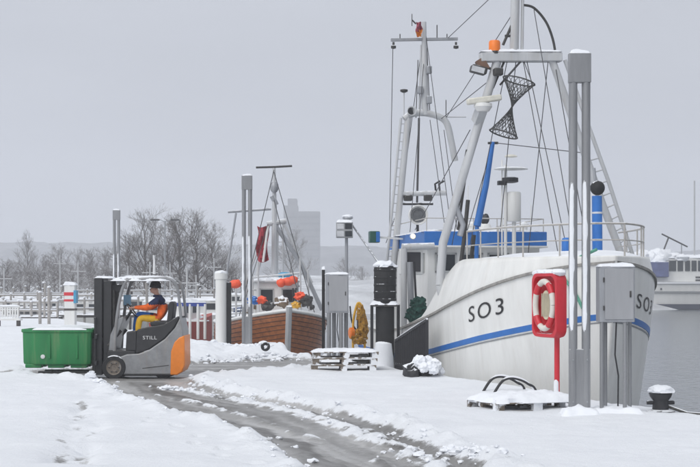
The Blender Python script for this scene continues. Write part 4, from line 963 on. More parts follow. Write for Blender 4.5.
for x in (253, 268, 283, 298): t2([(x, 275), (x, 312)], .03, 'rail_post', PALE, s=4, n=6)
NEON = mat('neon_orange_plastic', (.9, .10, .03), .5)
for x, y, w_ in ((235, 284, .24), (281, 283, .17), (288, 281.5, .22), (293, 280, .2)): MB().blob(at2(x, y, 3.0), (w_, .16, .17), 2, .2, 2, x).build('float', NEON, T2)
t2([(228, 284), (243, 284)], .03, 'float_line', WIREM, s=3.9, n=5); t2([(236, 284), (236, 330)], .04, 'float_post', PALE, s=3.9); t2([(276, 285), (298, 281)], .03, 'float_line', WIREM, s=3.9, n=5)
MB().blob(at2(285, 276, 4.2), (.3, .2, .16), 2, .2, 2, 4).build('blue_bag', mat('light_blue_plastic', (.05, .3, .5), .5), T2)
t2([(293, 288), (293, 308)], .03, 'rope_ladder', BLACK, s=2.5); t2([(296, 288), (296, 308)], .03, 'rope_ladder', BLACK, s=2.5)
for y in (291, 295, 299, 303): t2([(293, y), (296, y)], .03, 'ladder_tread', BLACK, s=2.5, n=5)
MB().box(hull2(1.8, .18, -1, .03), (.45, .02, .22), BA, Vector((0, 0, 1))).build('name_board', mat('pale_board', (.55, .52, .46), .6), T2)

# ------------------------------------------------------------------ mooring piles on the far quay, tyre on the bank
def pile(x0, x1, yt, Y, label, m=WHITE):
    cx = ((x0+x1)/2-CX)/FPX*Y; r = (x1-x0)/2/FPX*Y; zt = P(0, yt, Y).z; z0 = WZ-1.2 if cx > edge_x(Y) else gz(cx, Y)-.1
    t = thing('mooring_pile', label, 'mooring pile', (cx, Y, z0), 'mooring piles near the brown cutter')
    MB().lathe((cx, Y, 0), [(r*.86, z0), (r*.86, zt-.22), (r, zt-.2), (r, zt-.02), (r*.9, zt)], 18).build('shaft', m, t)
    MB().blob((cx, Y, zt), (r, r, .1), 2, .25, 2, x0, flat=-.01).build('snow_cap', SNOW, t)
    MB().box((cx+r*1.15, Y+.1, (zt-.3+z0)/2), (.16, .2, zt-.3-z0)).build('rubber_strip', RUBBER, t, bevel=.02); return t
pile(214.5, 227.5, 273, 46.0, 'fat white mooring pile with a black rubber strip near the brown hull')
ty = P(266.5, 344, 38.5); MBt = MB(); ar = np.linspace(0, 2*math.pi, 21)
o = MBt.tube([(ty.x+.085*math.cos(a), 38.0+.03*math.sin(a*2), .21+.085*math.sin(a)) for a in ar], .045, 8, cap=False).build('old_tyre', RUBBER, loc=(ty.x, 38.4, .2)); tag(o, 'black tyre stuck in the snow bank before the brown cutter', 'tyre')

# ------------------------------------------------------------------ forklift
YF = 29.8; KF = YF/FPX
def F(x, y, dy=0.0): return Vector(((x-CX)*KF, YF+dy, EYE-(y-HY)*KF))
Z0 = -.115
T3 = thing('forklift', 'silver and orange counterbalance forklift with snowy overhead guard', 'forklift', (F(140, 376).x, YF, Z0))
SILV = mat('silver_grey_paint', (.25, .255, .262), .42, .1, .22, 4, streak=False, coat=.15); FORG = mat('orange_paint', (.78, .22, .015), .42, 0, .1, 4, coat=.15); FBLK = mat('black_plastic', (.028, .028, .03), .55, 0, .25, 6, frost=.06)
HW = .52
stain(SILV, .45); stain(FORG, .3)
def pr(pts, nm, m, d0=-HW, d1=HW, par=None, bev=.025): return MB().prism([F(x, y) for x, y in pts], (0, d0, 0), (0, d1, 0)).build(nm, m, par or T3, bevel=bev)
body = pr([(123, 373), (123, 356), (131, 353), (142, 352.5), (152, 349), (168, 338), (178, 327), (183, 317), (186, 331), (186.5, 362), (184, 369), (178, 373)], 'chassis', SILV)
pr([(139, 352), (140.5, 329), (150, 326.5), (166, 324), (181, 315.5), (182.5, 317), (177, 327), (167, 338), (152, 348.5), (142, 352)], 'battery_hood', FBLK, -HW+.03, HW-.03)
pr([(173.2, 373.5), (174, 350), (177.5, 341), (182, 336.5), (187.3, 334.5), (187.8, 364), (185, 370.5), (180, 373.6)], 'rear_panel', FORG, -HW-.012, HW+.012)
pr([(110, 356), (112, 349), (124, 349), (139, 350), (139, 354), (124, 357)], 'floor_plate', FBLK, -HW+.04, HW-.04)
pr([(112, 350), (114, 334), (121, 318), (127, 316), (126, 322), (120, 336), (118, 350)], 'front_cowl', SILV, -HW+.06, HW-.06, bev=.02)
pr([(129, 350), (130, 331), (140, 330), (140, 350)], 'step_well', FBLK, -HW+.05, HW-.05)
tv, tf = text_mesh('STILL', .105, 1.05); o_ = F(146, 338.5, -HW+.022)
for ids, fs in islands(tv, tf): MB().add([o_+Vector((tv[k].x*1.2, 0, tv[k].y)) for k in ids], fs).build('letter', mat('white_lettering', (.7, .7, .7), .5), T3, smooth=False)
pr([(146, 366.5), (172, 363.5), (172, 364.3), (146, 367.3)], 'panel_seam', DARKST, -HW-.004, -HW+.05, bev=0)
pr([(122, 374.5), (122, 370), (172, 371), (176, 374.5)], 'underside_skirt', DARKST, -HW+.06, HW-.06, bev=.01)
def wheel(cx, r, dy, w_, nm='wheel'):
    c = F(cx, 366, dy); c.z = Z0+r
    o = MB().lathe(c, [(r*.62, -w_/2), (r*.92, -w_/2), (r, -w_/2+.03), (r, w_/2-.03), (r*.92, w_/2), (r*.62, w_/2)], 28, (0, 1, 0), False).build(nm, RUBBER, T3)
    MB().lathe(c, [(0, -w_*.30), (r*.25, -w_*.32), (r*.3, -w_*.40), (r*.52, -w_*.36), (r*.64, -w_*.48), (r*.64, w_*.48), (0, w_*.45)], 24, (0, 1, 0)).build('rim', mat('dirty_rim', (.20, .17, .14), .7, .1, .3, 12), o)
    b = MB()
    for k in range(6): a = k*math.pi/3; b.lathe(c+Vector((math.cos(a)*r*.4, -w_*.40, math.sin(a)*r*.4)), [(.016, .02), (.016, -.02)], 6, (0, 1, 0))
    b.build('wheel_nuts', DARKST, o); return o
for dy in (-.44, .44): wheel(118, .255, dy, .2); wheel(166, .2, dy*.82, .16)
# mast
for dy in (-.30, .30):
    MB().box((F(101, 0).x, YF+dy, (F(0, 278).z+F(0, 374).z)/2), (.17, .11, F(0, 278).z-F(0, 374).z)).build('outer_mast_rail', FBLK, T3, bevel=.01)
    MB().box((F(110, 0).x, YF+dy*.9, (F(0, 281).z+F(0, 372).z)/2), (.17, .09, F(0, 281).z-F(0, 372).z)).build('inner_mast_rail', FBLK, T3, bevel=.01)
    MB().tube([F(115.5, 290, dy*.8), F(115.5, 366, dy*.8)], .035, 10).build('lift_cylinder', DARKST, T3)
    MB().box((F(104.5, 0).x, YF+dy*.35, (F(0, 284).z+F(0, 345).z)/2), (.03, .05, F(0, 284).z-F(0, 345).z)).build('chain', DARKST, T3)
    MB().tube([F(111, 345, dy*1.2), F(124, 330, dy*1.2)], .03, 8).build('tilt_cylinder', DARKST, T3)
    MB().box((F(96.8, 0).x, YF+dy*1.05, F(0, 355).z), (.06, .12, .72)).build('fork_shank', DARKST, T3)
    a = F(97, 0); MB().box(((F(42, 0).x+a.x)/2, YF+dy*1.05, F(0, 371.4).z), (a.x-F(42, 0).x, .12, .045)).build('fork', DARKST, T3)
for y in (279.5, 300, 340, 371): MB().box((F(103, 0).x, YF, F(0, y).z), (.12, .6, .09)).build('mast_crossmember', FBLK, T3, bevel=.01)
for y in (336, 362): MB().box((F(99.5, 0).x, YF, F(0, y).z), (.06, .95, .10)).build('carriage_bar', FBLK, T3, bevel=.01)
b = MB(); [b.bar(F(98.5, 318, dy), F(98.5, 362, dy), .03, .03) for dy in np.linspace(-.42, .42, 7)]; b.bar(F(98.5, 318, -.44), F(98.5, 318, .44), .04, .04); b.build('load_backrest', FBLK, T3)
MB().snow(F(105, 277.8), .36, .66, .05, (1, 0, 0), 6, .05).build('mast_snow', SNOW, T3)
MB().box(F(118.5, 288.5, -.15), (.22, .12, .16)).build('work_lamp', FBLK, T3, bevel=.02)
# guard
for dy in (-.46, .46):
    MB().stube([F(118, 350, dy), F(119.5, 326, dy), F(123, 300, dy*.97), F(128, 283, dy*.95), F(134, 279.5, dy*.93)], .034, 8).build('front_pillar', SILV, T3)
    MB().stube([F(168, 278, dy*.93), F(177, 282, dy*.95), F(181, 294, dy*.97), F(183.5, 318, dy)], .03, 8).build('rear_pillar', SILV, T3)
    MB().tube([F(120, 283, dy*.9), F(126, 280, dy*.93), F(168, 278, dy*.93)], .03, 8).build('roof_rail', SILV, T3)
for x in np.linspace(124, 170, 8): MB().box(F(x, 279, 0), (.05, .9, .035)).build('roof_bar', SILV, T3)
MB().snow(F(145, 280.5), 1.24, .98, .11, (1, 0, 0), 12, .05, .2).build('roof_snow', SNOW, T3)
MB().tube([F(153.5, 274, .1), F(153.5, 260, .1), F(153, 255, .1)], [.03, .02, .02], 8).build('roof_aerial', mat('white_plastic', (.7, .7, .7), .5), T3)
# seat, steering
pr([(152, 326), (151.5, 322), (156, 320.5), (170, 320.5), (172, 326)], 'seat_cushion', FBLK, -.25, .25, bev=.03)
pr([(168, 322), (170.5, 302), (174, 301), (176, 304), (173.5, 323)], 'seat_back', FBLK, -.24, .24, bev=.03)
MB().tube([F(124, 322, 0), F(131.5, 311, 0)], .03, 8).build('steering_column', FBLK, T3)
swc = F(132, 310.3, 0); axs = Vector((.8, 0, .6)).normalized(); sx = Vector((0, 1, 0)); sy = axs.cross(sx)
sw = MB().tube([swc+(sx*math.cos(a)+sy*math.sin(a))*.17 for a in np.linspace(0, 2*math.pi, 21)], .015, 8, cap=False).build('steering_wheel', FBLK, T3)
MB().tube([swc-sx*.17, swc+sx*.17], .012, 6).build('spoke', FBLK, sw)
MB().box(F(126, 300, .18), (.16, .04, .22)).build('display', mat('light_blue_screen', (.25, .45, .62), .4), T3, bevel=.01); MB().tube([F(125, 300, .2), F(123, 306, .42)], .015, 6).build('display_arm', FBLK, T3)

# ------------------------------------------------------------------ green fish bin on the forks
c = F(61, 365); zb_ = F(0, 366.5).z; zt_ = F(0, 328.5).z; x0, x1 = F(25.5, 0).x, F(96.6, 0).x; y0, y1 = YF-.62, YF+.62
GREEN = mat('green_bin_plastic', (.012, .20, .055), .45, 0, .2, 3, streak=True, bump=.05, bscale=8)
stain(GREEN, .4)
T4 = thing('green_bin', 'large green plastic tub carried on the forks, snow on its rim', 'bin', ((x0+x1)/2, YF, zb_))
def plan(ins, ch): 
    a, b_, c_, d = x0+ins, x1-ins, y0+ins, y1-ins; return [(a, c_+ch*.9), (a+ch*1.1, c_), (b_-.06, c_), (b_, c_+.06), (b_, d-.06), (b_-.06, d), (a+ch, d), (a, d-ch)]
b = MB(); lv = [(plan(.05, .26), zb_+.07), (plan(.035, .27), zb_+.12), (plan(.02, .28), zt_-.07), (plan(-.005, .29), zt_-.065), (plan(-.005, .29), zt_), (plan(.05, .27), zt_), (plan(.085, .26), zb_+.17)]
vs = [(x, y, z) for pl, z in lv for x, y in pl]; fs = [(i*8+k, i*8+(k+1) % 8, (i+1)*8+(k+1) % 8, (i+1)*8+k) for i in range(len(lv)-1) for k in range(8)]+[tuple(range(8)), tuple(48+k for k in range(8))]
b.add(vs, fs).build('tub', GREEN, T4, bevel=.012)
for xx in (.15, .5, .85):
    for yy in (.12, .5, .88): MB().box((x0+.08+(x1-x0-.16)*xx, y0+.06+(y1-y0-.12)*yy, zb_+.04), (.34, .2, .08)).build('foot', GREEN, T4, bevel=.015)
for xx in (.42, .80): MB().box((x0+(x1-x0)*xx, y0+.02, (zb_+zt_)/2+.04), (.05, .03, .5)).build('rib', GREEN, T4, bevel=.01)
MB().lathe((x0+.5, y0+.03, zb_+.24), [(.045, .02), (.045, -.02), (.02, -.025)], 12, (0, 1, 0)).build('drain_plug', mat('white_plastic', (.7, .7, .7), .5), T4)
MB().snow(((x0+x1)/2, (y0+y1)/2, zb_+.55), x1-x0-.62, y1-y0-.3, .16, (1, 0, 0), 4, .07).build('snow_fill', SNOW, T4)
MB().snow(((x0+x1)/2+.1, y0+.03, zt_), x1-x0-.35, .09, .05, (1, 0, 0), 2, .04).build('rim_snow', SNOW, T4); MB().snow(((x0+x1)/2, y1-.03, zt_), x1-x0-.4, .09, .07, (1, 0, 0), 3, .04).build('rim_snow', SNOW, T4)

# ------------------------------------------------------------------ driver
JO = mat('orange_work_jacket', (.80, .13, .012), .8, 0, .3, 9, bump=.9, bscale=11); NAVY = mat('navy_jacket_yoke', (.015, .022, .07), .85, 0, .2, 9); TY = mat('yellow_trousers', (.72, .42, .015), .8, 0, .15, 9, bump=.2, bscale=18)
TB = mat('blue_trousers', (.015, .13, .48), .8, 0, .15, 9); SKIN = mat('skin', (.55, .30, .22), .55, 0, .08, 9); BOOT = mat('black_boots', (.02, .02, .02), .6)
T5 = thing('person', 'seated driver in orange jacket, yellow trousers and black knitted cap', 'person', F(160, 321, 0))
sk_v, sk_r, sk_e = [], [], []
def sv(p, r, par=None):
    sk_v.append(Vector(p)-ORG[T5]); sk_r.append(r); i = len(sk_v)-1
    if par is not None: sk_e.append((par, i))
    return i
pel = sv(F(163.5, 317.5), (.18, .165)); wa = sv(F(163.6, 310.5), (.18, .165), pel); ch = sv(F(162.3, 304), (.20, .165), wa); sh = sv(F(160.2, 298.8), (.165, .13), ch)
nk = sv(F(157, 294.8), .062, sh); hd0 = sv(F(155.6, 292.4), (.078, .078), nk); hd1 = sv(F(154.4, 289.4), (.095, .108), hd0); hd2 = sv(F(155.0, 286.2), (.082, .092), hd1)
jw = sv(F(152.3, 292.8), (.052, .055), hd1); ns = sv(F(149.7, 290.6), .016, hd1)
for sg in (-1, 1):
    s1 = sv(F(159.5, 299.8, sg*.20), .098, sh); el = sv(F(149, 307.8, sg*.27), .075, s1); wr = sv(F(136.8, 307.2, sg*.17), .042, el)
    pm = sv(F(134.2, 307.4, sg*.16), (.038, .03), wr); kn = sv(F(132.2, 307.6, sg*.16), (.036, .024), pm)
    for k in range(4):
        off = (k-1.5)*.022; f1_ = sv(F(131.1, 307.3+.0*k, sg*.16+off), .0095, kn); f2_ = sv(F(130.6, 309.0, sg*.16+off), .009, f1_); sv(F(131.8, 309.9-.15*abs(k-1.5), sg*.16+off), .008, f2_)
    th = sv(F(134.0, 308.8, sg*.12), .011, pm); sv(F(132.6, 309.8, sg*.11), .009, th)
    hp_ = sv(F(158.5, 319, sg*.10), (.115, .105), pel); xk = 139.5 if sg < 0 else 135
    k_ = sv(F(xk+1.5, 317.5 if sg < 0 else 314, sg*.15), .082, hp_); cf = sv(F(xk-.3, 327, sg*.15), .068, k_); an = sv(F(xk-.8, 336, sg*.15), .05, cf); hl = sv(F(xk-.6, 338.6, sg*.15), .05, an); sv(F(xk-7, 339.6, sg*.16), .042, hl)
me = bpy.data.meshes.new('body'); me.from_pydata(sk_v, sk_e, []); bo = bpy.data.objects.new('body', me); COL.objects.link(bo)
sm2 = bo.modifiers.new('skin', 'SKIN'); sm2.branch_smoothing = .6
if not me.skin_vertices:
    bm = bmesh.new(); bm.from_mesh(me); bm.verts.layers.skin.verify(); bm.to_mesh(me); bm.free()
for i, d in enumerate(me.skin_vertices[0].data):
    r = sk_r[i]; d.radius = r if isinstance(r, tuple) else (r, r); d.use_root = (i == 0)
ss_ = bo.modifiers.new('sub', 'SUBSURF'); ss_.levels = 2; ss_.render_levels = 2
dg = bpy.context.evaluated_depsgraph_get(); bm_e = bpy.data.meshes.new_from_object(bo.evaluated_get(dg)); bpy.data.objects.remove(bo)
bm_e.name = 'body'; bo = bpy.data.objects.new('body', bm_e); COL.objects.link(bo); bo.parent = T5
bm_e.materials.clear()
for m in (JO, NAVY, TY, TB, SKIN, BOOT): bm_e.materials.append(m)
for pl in bm_e.polygons:
    p = pl.center+ORG[T5]; px = CX+(p.x/KF); py = HY-(p.z-EYE)/KF; dy = p.y-YF
    if py < 295.2 and px < 163: k = 4
    elif px < 136.4 and py < 314: k = 4
    elif py > 336.5: k = 5
    elif py > 311.5 and px < 152 or py > 315.5 and px < 156 or py > 319: k = 3 if dy > .0 else 2
    elif px < 148 and py > 312.5: k = 3 if dy > 0 else 2
    elif py < 304.5 and px > 150.5: k = 1
    else: k = 0
    pl.material_index = k
bm_e.polygons.foreach_set('use_smooth', [True]*len(bm_e.polygons))
hc_ = F(155.3, 286.3); HAT = mat('black_knit', (.018, .018, .02), .95, 0, .3, 40, bump=.4, bscale=60)
b = MB(); b.lathe(hc_+Vector((0, 0, -.035)), [(.118, 0), (.126, .015), (.124, .05), (.119, .055), (.110, .10), (.08, .14), (.03, .158), (0, .16)], 20, (.12, 0, 1)).build('knitted_cap', HAT, T5)
for sg in (-1, 1): MB().blob(F(150.3, 289.6, sg*.036), .012, 1, 0).build('eye', BLACK, T5); MB().blob(F(155.8, 290.4, sg*.088), (.02, .012, .03), 2, .1).build('ear', SKIN, T5)
MB().blob(F(150.9, 292.3, 0), (.012, .026, .006), 2, .0).build('mouth', mat('lips', (.36, .12, .10), .6), T5)
MB().tube([F(157.6, 297, 0)+Vector((.075*math.cos(a), .085*math.sin(a), .02)) for a in np.linspace(0, 6.283, 17)], .028, 8, cap=False).build('collar', NAVY, T5)

# ------------------------------------------------------------------ jetties and small craft behind the quay on the left
LIGHT = mat('weathered_pale_timber', (.36, .34, .32), .8, 0, .25, 6, frost=.6); DK = mat('dark_timber', (.07, .06, .055), .85, 0, .3, 6, frost=.3)
def jetty(x0, x1, yd, Y, label, rails=(.5, 1.0), n=6, m=LIGHT, slope=0, dz=None):
    a = P(x0, yd, Y); c = P(x1, yd, Y+slope); zd = a.z; t = thing('jetty', label, 'jetty', ((a.x+c.x)/2, Y, zd), 'snowy jetties behind the quay')
    c.z = zd; d = c-a; MB().bar(a, c, 1.6, .16).build('deck', DK, t); MB().snow((a+c)/2+Vector((0, 0, .08)), d.length, 1.6, .12, d, x0, .2).build('deck_snow', SNOW, t)
    for i in range(n):
        p = a+d*(i/(n-1)); h = random.uniform(1.0, 1.25)
        MB().tube([(p.x, p.y-.7, WZ-1), (p.x, p.y-.7, zd+h)], .07, 8).build('post', m, t); MB().blob((p.x, p.y-.7, zd+h), (.1, .1, .08), 1, .2).build('snow_cap', SNOW, t)
    for h in rails:
        MB().bar(a+Vector((0, -.7, h)), c+Vector((0, -.7, h)), .06, .10).build('rail', m, t); MB().bar(a+Vector((0, -.7, h+.08)), c+Vector((0, -.7, h+.08)), .09, .06).build('rail_snow', SNOW, t)
    return t
jetty(-30, 60, 318, 84, 'low snowy jetty with pale rails beside the striped service pillar', (.45, .95), 8)
jetty(60, 140, 316, 86, 'snowy jetty with pale rails running behind the forklift mast', (.45, .95), 7)
jetty(-20, 75, 301, 112, 'farther snow-covered jetty in front of the low tree row', (.6,), 9)
jetty(75, 215, 303, 116, 'long farther jetty behind the forklift driver', (.6, 1.0), 11)
# slatted bench-box at the left
q = P(8, 325, 66); t = thing('slatted_bench', 'white slatted bench box on the quay at the striped pillar', 'bench', (q.x, 66, 0))
for i in range(9): MB().box((q.x-.5+.12*i, 66, .62), (.075, .03, .56)).build('slat', WHITE, t)
MB().box((q.x-.02, 66.2, .32), (1.2, .5, .1)).build('seat', WHITE, t); [MB().box((q.x+sx_, 66.2, .14), (.1, .45, .32)).build('leg', DK, t) for sx_ in (-.5, .45)]
MB().box((q.x-.02, 66, .92), (1.2, .06, .07)).build('top_rail', WHITE, t); MB().snow((q.x-.02, 66.2, .37), 1.15, .5, .12, (1, 0, 0), 2, .08).build('snow_cover', SNOW, t); MB().snow((q.x-.02, 66, .95), 1.2, .1, .07, (1, 0, 0), 2, .08).build('rail_snow', SNOW, t)
# striped service pillar
q = P(70.5, 325, 66); t = thing('service_pillar', 'white service pillar with red band and blue edge, snow on top', 'pillar', (q.x, 66, -.05))
zt_ = P(0, 285, 66).z; MB().box((q.x, 66, (zt_-.05)/2), (.5, .5, zt_+.05)).build('column', WHITE, t, bevel=.02)
for z, h, m in ((zt_-.42, .16, RED), (zt_-.72, .10, RED), (zt_-1.15, .1, DK)): MB().box((q.x, 66, z), (.52, .52, h)).build('band', m, t)
MB().box((q.x+.27, 65.9, zt_-.55), (.12, .5, .6)).build('blue_side', mat('light_blue_plastic', (.05, .3, .5), .5), t); MB().snow((q.x, 66, zt_), .62, .6, .16, (1, 0, 0), 4, .06).build('snow_cap', SNOW, t)
for x in (40, 49): 
    p = P(x, 322, 70); tp = thing('mooring_post', 'slim pale mooring post at the quay edge by the striped pillar', 'post', (p.x, 70, -.1), 'slim mooring posts'); MB().tube([(p.x, 70, -.1), (p.x, 70, P(0, 292 if x == 40 else 287, 70).z)], .08, 8).build('shaft', LIGHT, tp); MB().blob((p.x, 70, P(0, 292 if x == 40 else 287, 70).z), (.11, .11, .07), 1, .2).build('snow_cap', SNOW, tp)
def small_boat(x, Y, L_, label, col, mast=0, cabin=True, hz=.9, rz=0):
    p = P(x, 300, Y); t = thing('moored_boat', label, 'boat', (p.x, Y, WZ-.3), 'small boats laid up behind the quay'); b = MB(); vs = []
    N_ = 12
    ax = Vector((math.cos(rz), math.sin(rz), 0)); ay = Vector((-ax.y, ax.x, 0)); o = Vector((p.x, Y, 0))
    for i in range(N_+1):
        f = i/N_; wd = L_*.17*min(1, (1-f)*2.2)**.6+.01; sh_ = WZ+hz+.45*f*f
        for k, (q_, z) in enumerate(((0, WZ-.3), (.75, WZ-.1), (1, sh_), (-1, sh_), (-.75, WZ-.1))): vs.append(o+ax*((f-.5)*L_)+ay*(q_*wd)+Vector((0, 0, z)))
    b.add(vs, [(i*5+k, i*5+(k+1) % 5, (i+1)*5+(k+1) % 5, (i+1)*5+k) for i in range(N_) for k in range(5)]+[(0, 1, 2, 3, 4)]); h = b.build('hull', col, t)
    MB().snow(o+Vector((0, 0, WZ+hz+.05))-ax*.3, L_*.8, L_*.26, .3, ax, x, .2).build('snow_cover', SNOW, t)
    if cabin:
        cb = MB().box(o+Vector((0, 0, WZ+hz+.55))-ax*.2, (L_*.35, L_*.2, 1.1), ax, ay).build('cabin', WHITE, t, bevel=.06)
        for k in (-1, 1): MB().box(o+Vector((0, 0, WZ+hz+.7))-ax*(.2+k*L_*.08)-ay*(L_*.1+.01), (L_*.11, .03, .4), ax, ay).build('window', GLASS, cb)
        MB().snow(o+Vector((0, 0, WZ+hz+1.08))-ax*.2, L_*.36, L_*.2, .16, ax, x+1, .12).build('cabin_snow', SNOW, cb)
    if mast: MB().tube([o+Vector((0, 0, WZ+.5)), o+Vector((0, 0, mast))], .06, 6).build('mast', PALE, t); MB().tube([o+Vector((-.6, 0, mast-.8)), o+Vector((.6, 0, mast-.8))], .04, 6).build('spreader', PALE, t)
    return t
REDB = mat('red_hull', (.4, .05, .03), .5); BLUEB = mat('blue_hull', (.03, .09, .3), .5, frost=.2)
small_boat(187, 74, 4.5, 'small red and white boat with a short mast behind the forklift seat', REDB, P(0, 268, 74).z, True, 1.3, R(60))
small_boat(205, 92, 7, 'snow-covered motor boat beside the fat white mooring pile', WHITE, 0, True, 1.2, R(10))
small_boat(30, 98, 6, 'snowed-in cabin boat left of the striped pillar, dark hull', BLUEB, 0, True, 1.0, R(5))
small_boat(92, 96, 6.5, 'snowed-in white cabin boat between striped pillar and forklift mast', WHITE, 0, True, 1.1, R(-5))
small_boat(150, 104, 8, 'white boat with thin mast laid up behind the forklift driver', WHITE, P(0, 262, 104).z, True, 1.2, R(0))
small_boat(12, 125, 8, 'small pale boat under snow by the farther jetty', WHITE, 0, True, 1.3, R(12))
rk_ = random.Random(5)
for k in range(16):
    x = rk_.uniform(0, 210); Y = rk_.uniform(88, 125); p = P(x, 300, Y); hz_ = rk_.uniform(.7, 2.2)
    tp = thing('mooring_stake', 'thin snow-capped mooring stake standing in the basin behind the jetties', 'stake', (p.x, Y, WZ-.8), 'thin mooring stakes in the basin')
    MB().tube([(p.x, Y, WZ-.8), (p.x+rk_.uniform(-.1, .1), Y, hz_)], .09, 6).build('shaft', LIGHT if k % 3 else DK, tp); MB().blob((p.x, Y, hz_), (.14, .14, .09), 1, .2).build('snow_cap', SNOW, tp)
small_boat(60, 130, 8, 'white sailing boat with bare mast far behind the striped pillar', WHITE, P(0, 255, 130).z, True, 1.2, R(8))
small_boat(128, 122, 7, 'dark blue boat with bare mast behind the forklift mast', BLUEB, P(0, 266, 122).z, True, 1.1, R(-8))
small_boat(232, 130, 8, 'white motor boat under snow behind the white mooring pile', WHITE, 0, True, 1.4, R(4))
jetty(0, 120, 309, 97, 'snowy middle jetty between the near and farther jetties', (.5, .95), 10)
for k, (x, Y, L_, mst) in enumerate(((4, 104, 6, 268), (48, 106, 6.5, 0), (78, 118, 7, 262), (104, 110, 6, 274), (138, 112, 7, 0), (170, 122, 7.5, 264), (196, 108, 6, 275), (214, 118, 7, 258), (22, 116, 7, 0), (160, 98, 5.5, 0))):
    small_boat(x, Y, L_, 'small cabin boat with bare mast laid up under snow among the jetties' if mst else 'small mastless cabin boat laid up under snow among the jetties', (WHITE, BLUEB, DK)[k % 3], P(0, mst, Y).z if mst else 0, True, rs_.uniform(1.0, 1.4), R(rs_.uniform(-25, 25)))
# blue railing behind the forklift
a, c = P(172, 304.5, 52), P(206, 304.5, 52); t = thing('blue_railing', 'blue topped railing on white posts behind the forklift', 'railing', ((a.x+c.x)/2, 52, -.05))
MB().bar(a, c, .08, .13).build('blue_beam', mat('dark_blue_paint', (.03, .06, .30), .5, frost=.2), t); MB().bar(a+Vector((0, 0, .09)), c+Vector((0, 0, .09)), .1, .05).build('snow_line', SNOW, t)
for x in (173, 181, 190, 198, 205): p = P(x, 304, 52); MB().tube([(p.x, 52, -.1), (p.x, 52, p.z)], .055, 8).build('post', WHITE, t)
MB().bar(a-Vector((0, 0, .6)), c-Vector((0, 0, .6)), .05, .07).build('lower_rail', WHITE, t)
# lamp post with two heads
q = P(165, 300, 110); t = thing('lamp_post', 'tall two-headed lamp post among the frosted trees', 'lamp post', (q.x, 140, 0)); X = (165-CX)/FPX*140
ht = P(0, 221, 140).z; MB().tube([(X, 140, -3.0), (X, 140, ht)], [.10, .06], 8).build('pole', GALV, t)
for sg in (-1, 1): MB().tube([(X, 140, ht-.1), (X+sg*.4, 140, ht+.1), (X+sg*.8, 140, ht+.1)], .04, 6).build('arm', GALV, t); MB().box((X+sg*1.0, 140, ht+.12), (.9, .3, .16)).build('lamp_head', DARKST, t, bevel=.03)

# ------------------------------------------------------------------ white ship across the water
YS = 200.0
T6 = thing('passenger_ship', 'white ship with dark waterline band and blue tarpaulin across the harbour', 'ship', (P(660, 300, YS).x, YS, WZ-.5))
def sp(x, y, d=0): return P(x, y, YS)+Vector((0, d, 0))
def sbox(xa, xb, ya, yb, d0, d1, nm, m, par=None, bev=.08):
    a, c = sp(xa, ya), sp(xb, yb); return MB().box(((a.x+c.x)/2, YS+(d0+d1)/2, (a.z+c.z)/2), (c.x-a.x, d1-d0, a.z-c.z)).build(nm, m, par or T6, bevel=bev)
zt_ = sp(0, 283).z; zw = WZ-.5; xs0 = sp(630, 0).x; b = MB(); vs = []
for i in range(16):
    f = i/15; x = xs0+f*34; wd = 3.2*min(1, f*6+.55)
    shz = zt_+.9*max(0, f-.5)
    for yy, z in ((YS+.4, zw), (YS, zw+1.0), (YS-.25, shz), (YS+2*wd+.2, shz), (YS+2*wd, zw)): vs.append((x if z > zw else x+.8, yy, z))
b.add(vs, [(i*5+k, i*5+(k+1) % 5, (i+1)*5+(k+1) % 5, (i+1)*5+k) for i in range(15) for k in range(5)]+[(0, 1, 2, 3, 4), tuple(75+k for k in range(5))]); h6 = b.build('hull', WHITE, T6)
b = MB(); b.box((xs0+17.4, YS-.13, WZ+.42), (33.2, .2, .75)); b.build('dark_band', mat('dark_blue_band', (.03, .035, .06), .5), h6)
MB().box((xs0+17.2, YS-.3, sp(0, 292).z), (33, .2, .22)).build('fender_rail', mat('grey_trim_paint', (.25, .26, .27), .5), h6); MB().box((xs0+17.2, YS-.34, sp(0, 283).z), (33.6, .3, .18)).build('bulwark_cap', SNOW, h6)
TARP = mat('blue_violet_tarpaulin', (.10, .12, .27), .7, 0, .3, 1.2, bump=.4, bscale=2, frost=.25)
tp = sbox(637.5, 668, 262, 277, -.6, 4.5, 'tarpaulin', TARP)
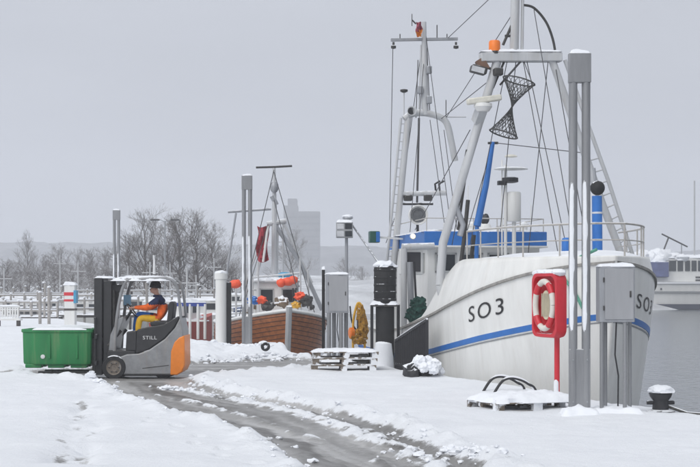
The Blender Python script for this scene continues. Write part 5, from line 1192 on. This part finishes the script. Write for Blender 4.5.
b = MB(); [b.blob(sp(x, y, random.uniform(.5, 3)), (random.uniform(.8, 1.4), 1.2, random.uniform(.6, 1.0)), 3, .3, 1.5, x) for x, y in ((641, 258), (647, 255), (654, 257), (660, 254.5), (666, 256), (672, 254.5), (677, 257), (683, 258), (650, 261), (661, 261))]; b.build('snow_heaps', SNOW, T6)
sup = sbox(668, 760, 258, 282, .6, 5.0, 'deckhouse', WHITE); MB().snow(sp(714, 257.8, 2.8), 13, 4.6, .5, (1, 0, 0), 4, .4).build('deckhouse_snow', SNOW, sup)
for xa, xb in ((670, 677), (678.5, 684), (686, 691), (692.5, 697.5), (699, 704), (706, 711)): sbox(xa, xb, 260.5, 271, .50, .66, 'window', GLASS, sup, .02)
sbox(633, 668, 277, 284, .3, 4.5, 'after_house', WHITE)
for xa in (640, 650, 660): sbox(xa, xa+1.6, 288, 290, -.27, -.2, 'porthole', GLASS, h6, .02)
def st(pts, r, nm, m=GALV, d=1.5): return MB().tube([sp(x, y, d) for x, y in pts], r, 6).build(nm, m, T6)
st([(664, 233.5), (690, 246.5)], .12, 'folded_mast', DARKST); st([(671, 237), (666, 250), (665.5, 262)], .12, 'mast_crutch', DARKST); st([(684, 244), (684, 259)], .08, 'aerial'); st([(697, 180), (697, 259)], .12, 'tall_mast', PALE)
for xa, ya in ((696.5, 276.5), (696.5, 279.5)): sbox(xa, xa+9, ya, ya+1.4, .5, .58, 'lettering_bar', LBK, sup, 0)

# ------------------------------------------------------------------ winter haze over the harbour
hz = bpy.data.materials.new('haze_air'); hz.use_nodes = True; tt_ = hz.node_tree; tt_.nodes.clear()
o1 = tt_.nodes.new('ShaderNodeOutputMaterial'); pv = tt_.nodes.new('ShaderNodeVolumePrincipled'); pv.inputs['Color'].default_value = (.93, .95, 1, 1); pv.inputs['Density'].default_value = .0011; pv.inputs['Anisotropy'].default_value = .0
tt_.links.new(pv.outputs[0], o1.inputs['Volume'])
hb_ = MB().box((0, 480, 28), (1400, 1500, 64)).build('haze', hz, smooth=False); hb_['kind'] = 'stuff'; hb_['label'] = 'thin winter haze over the harbour'
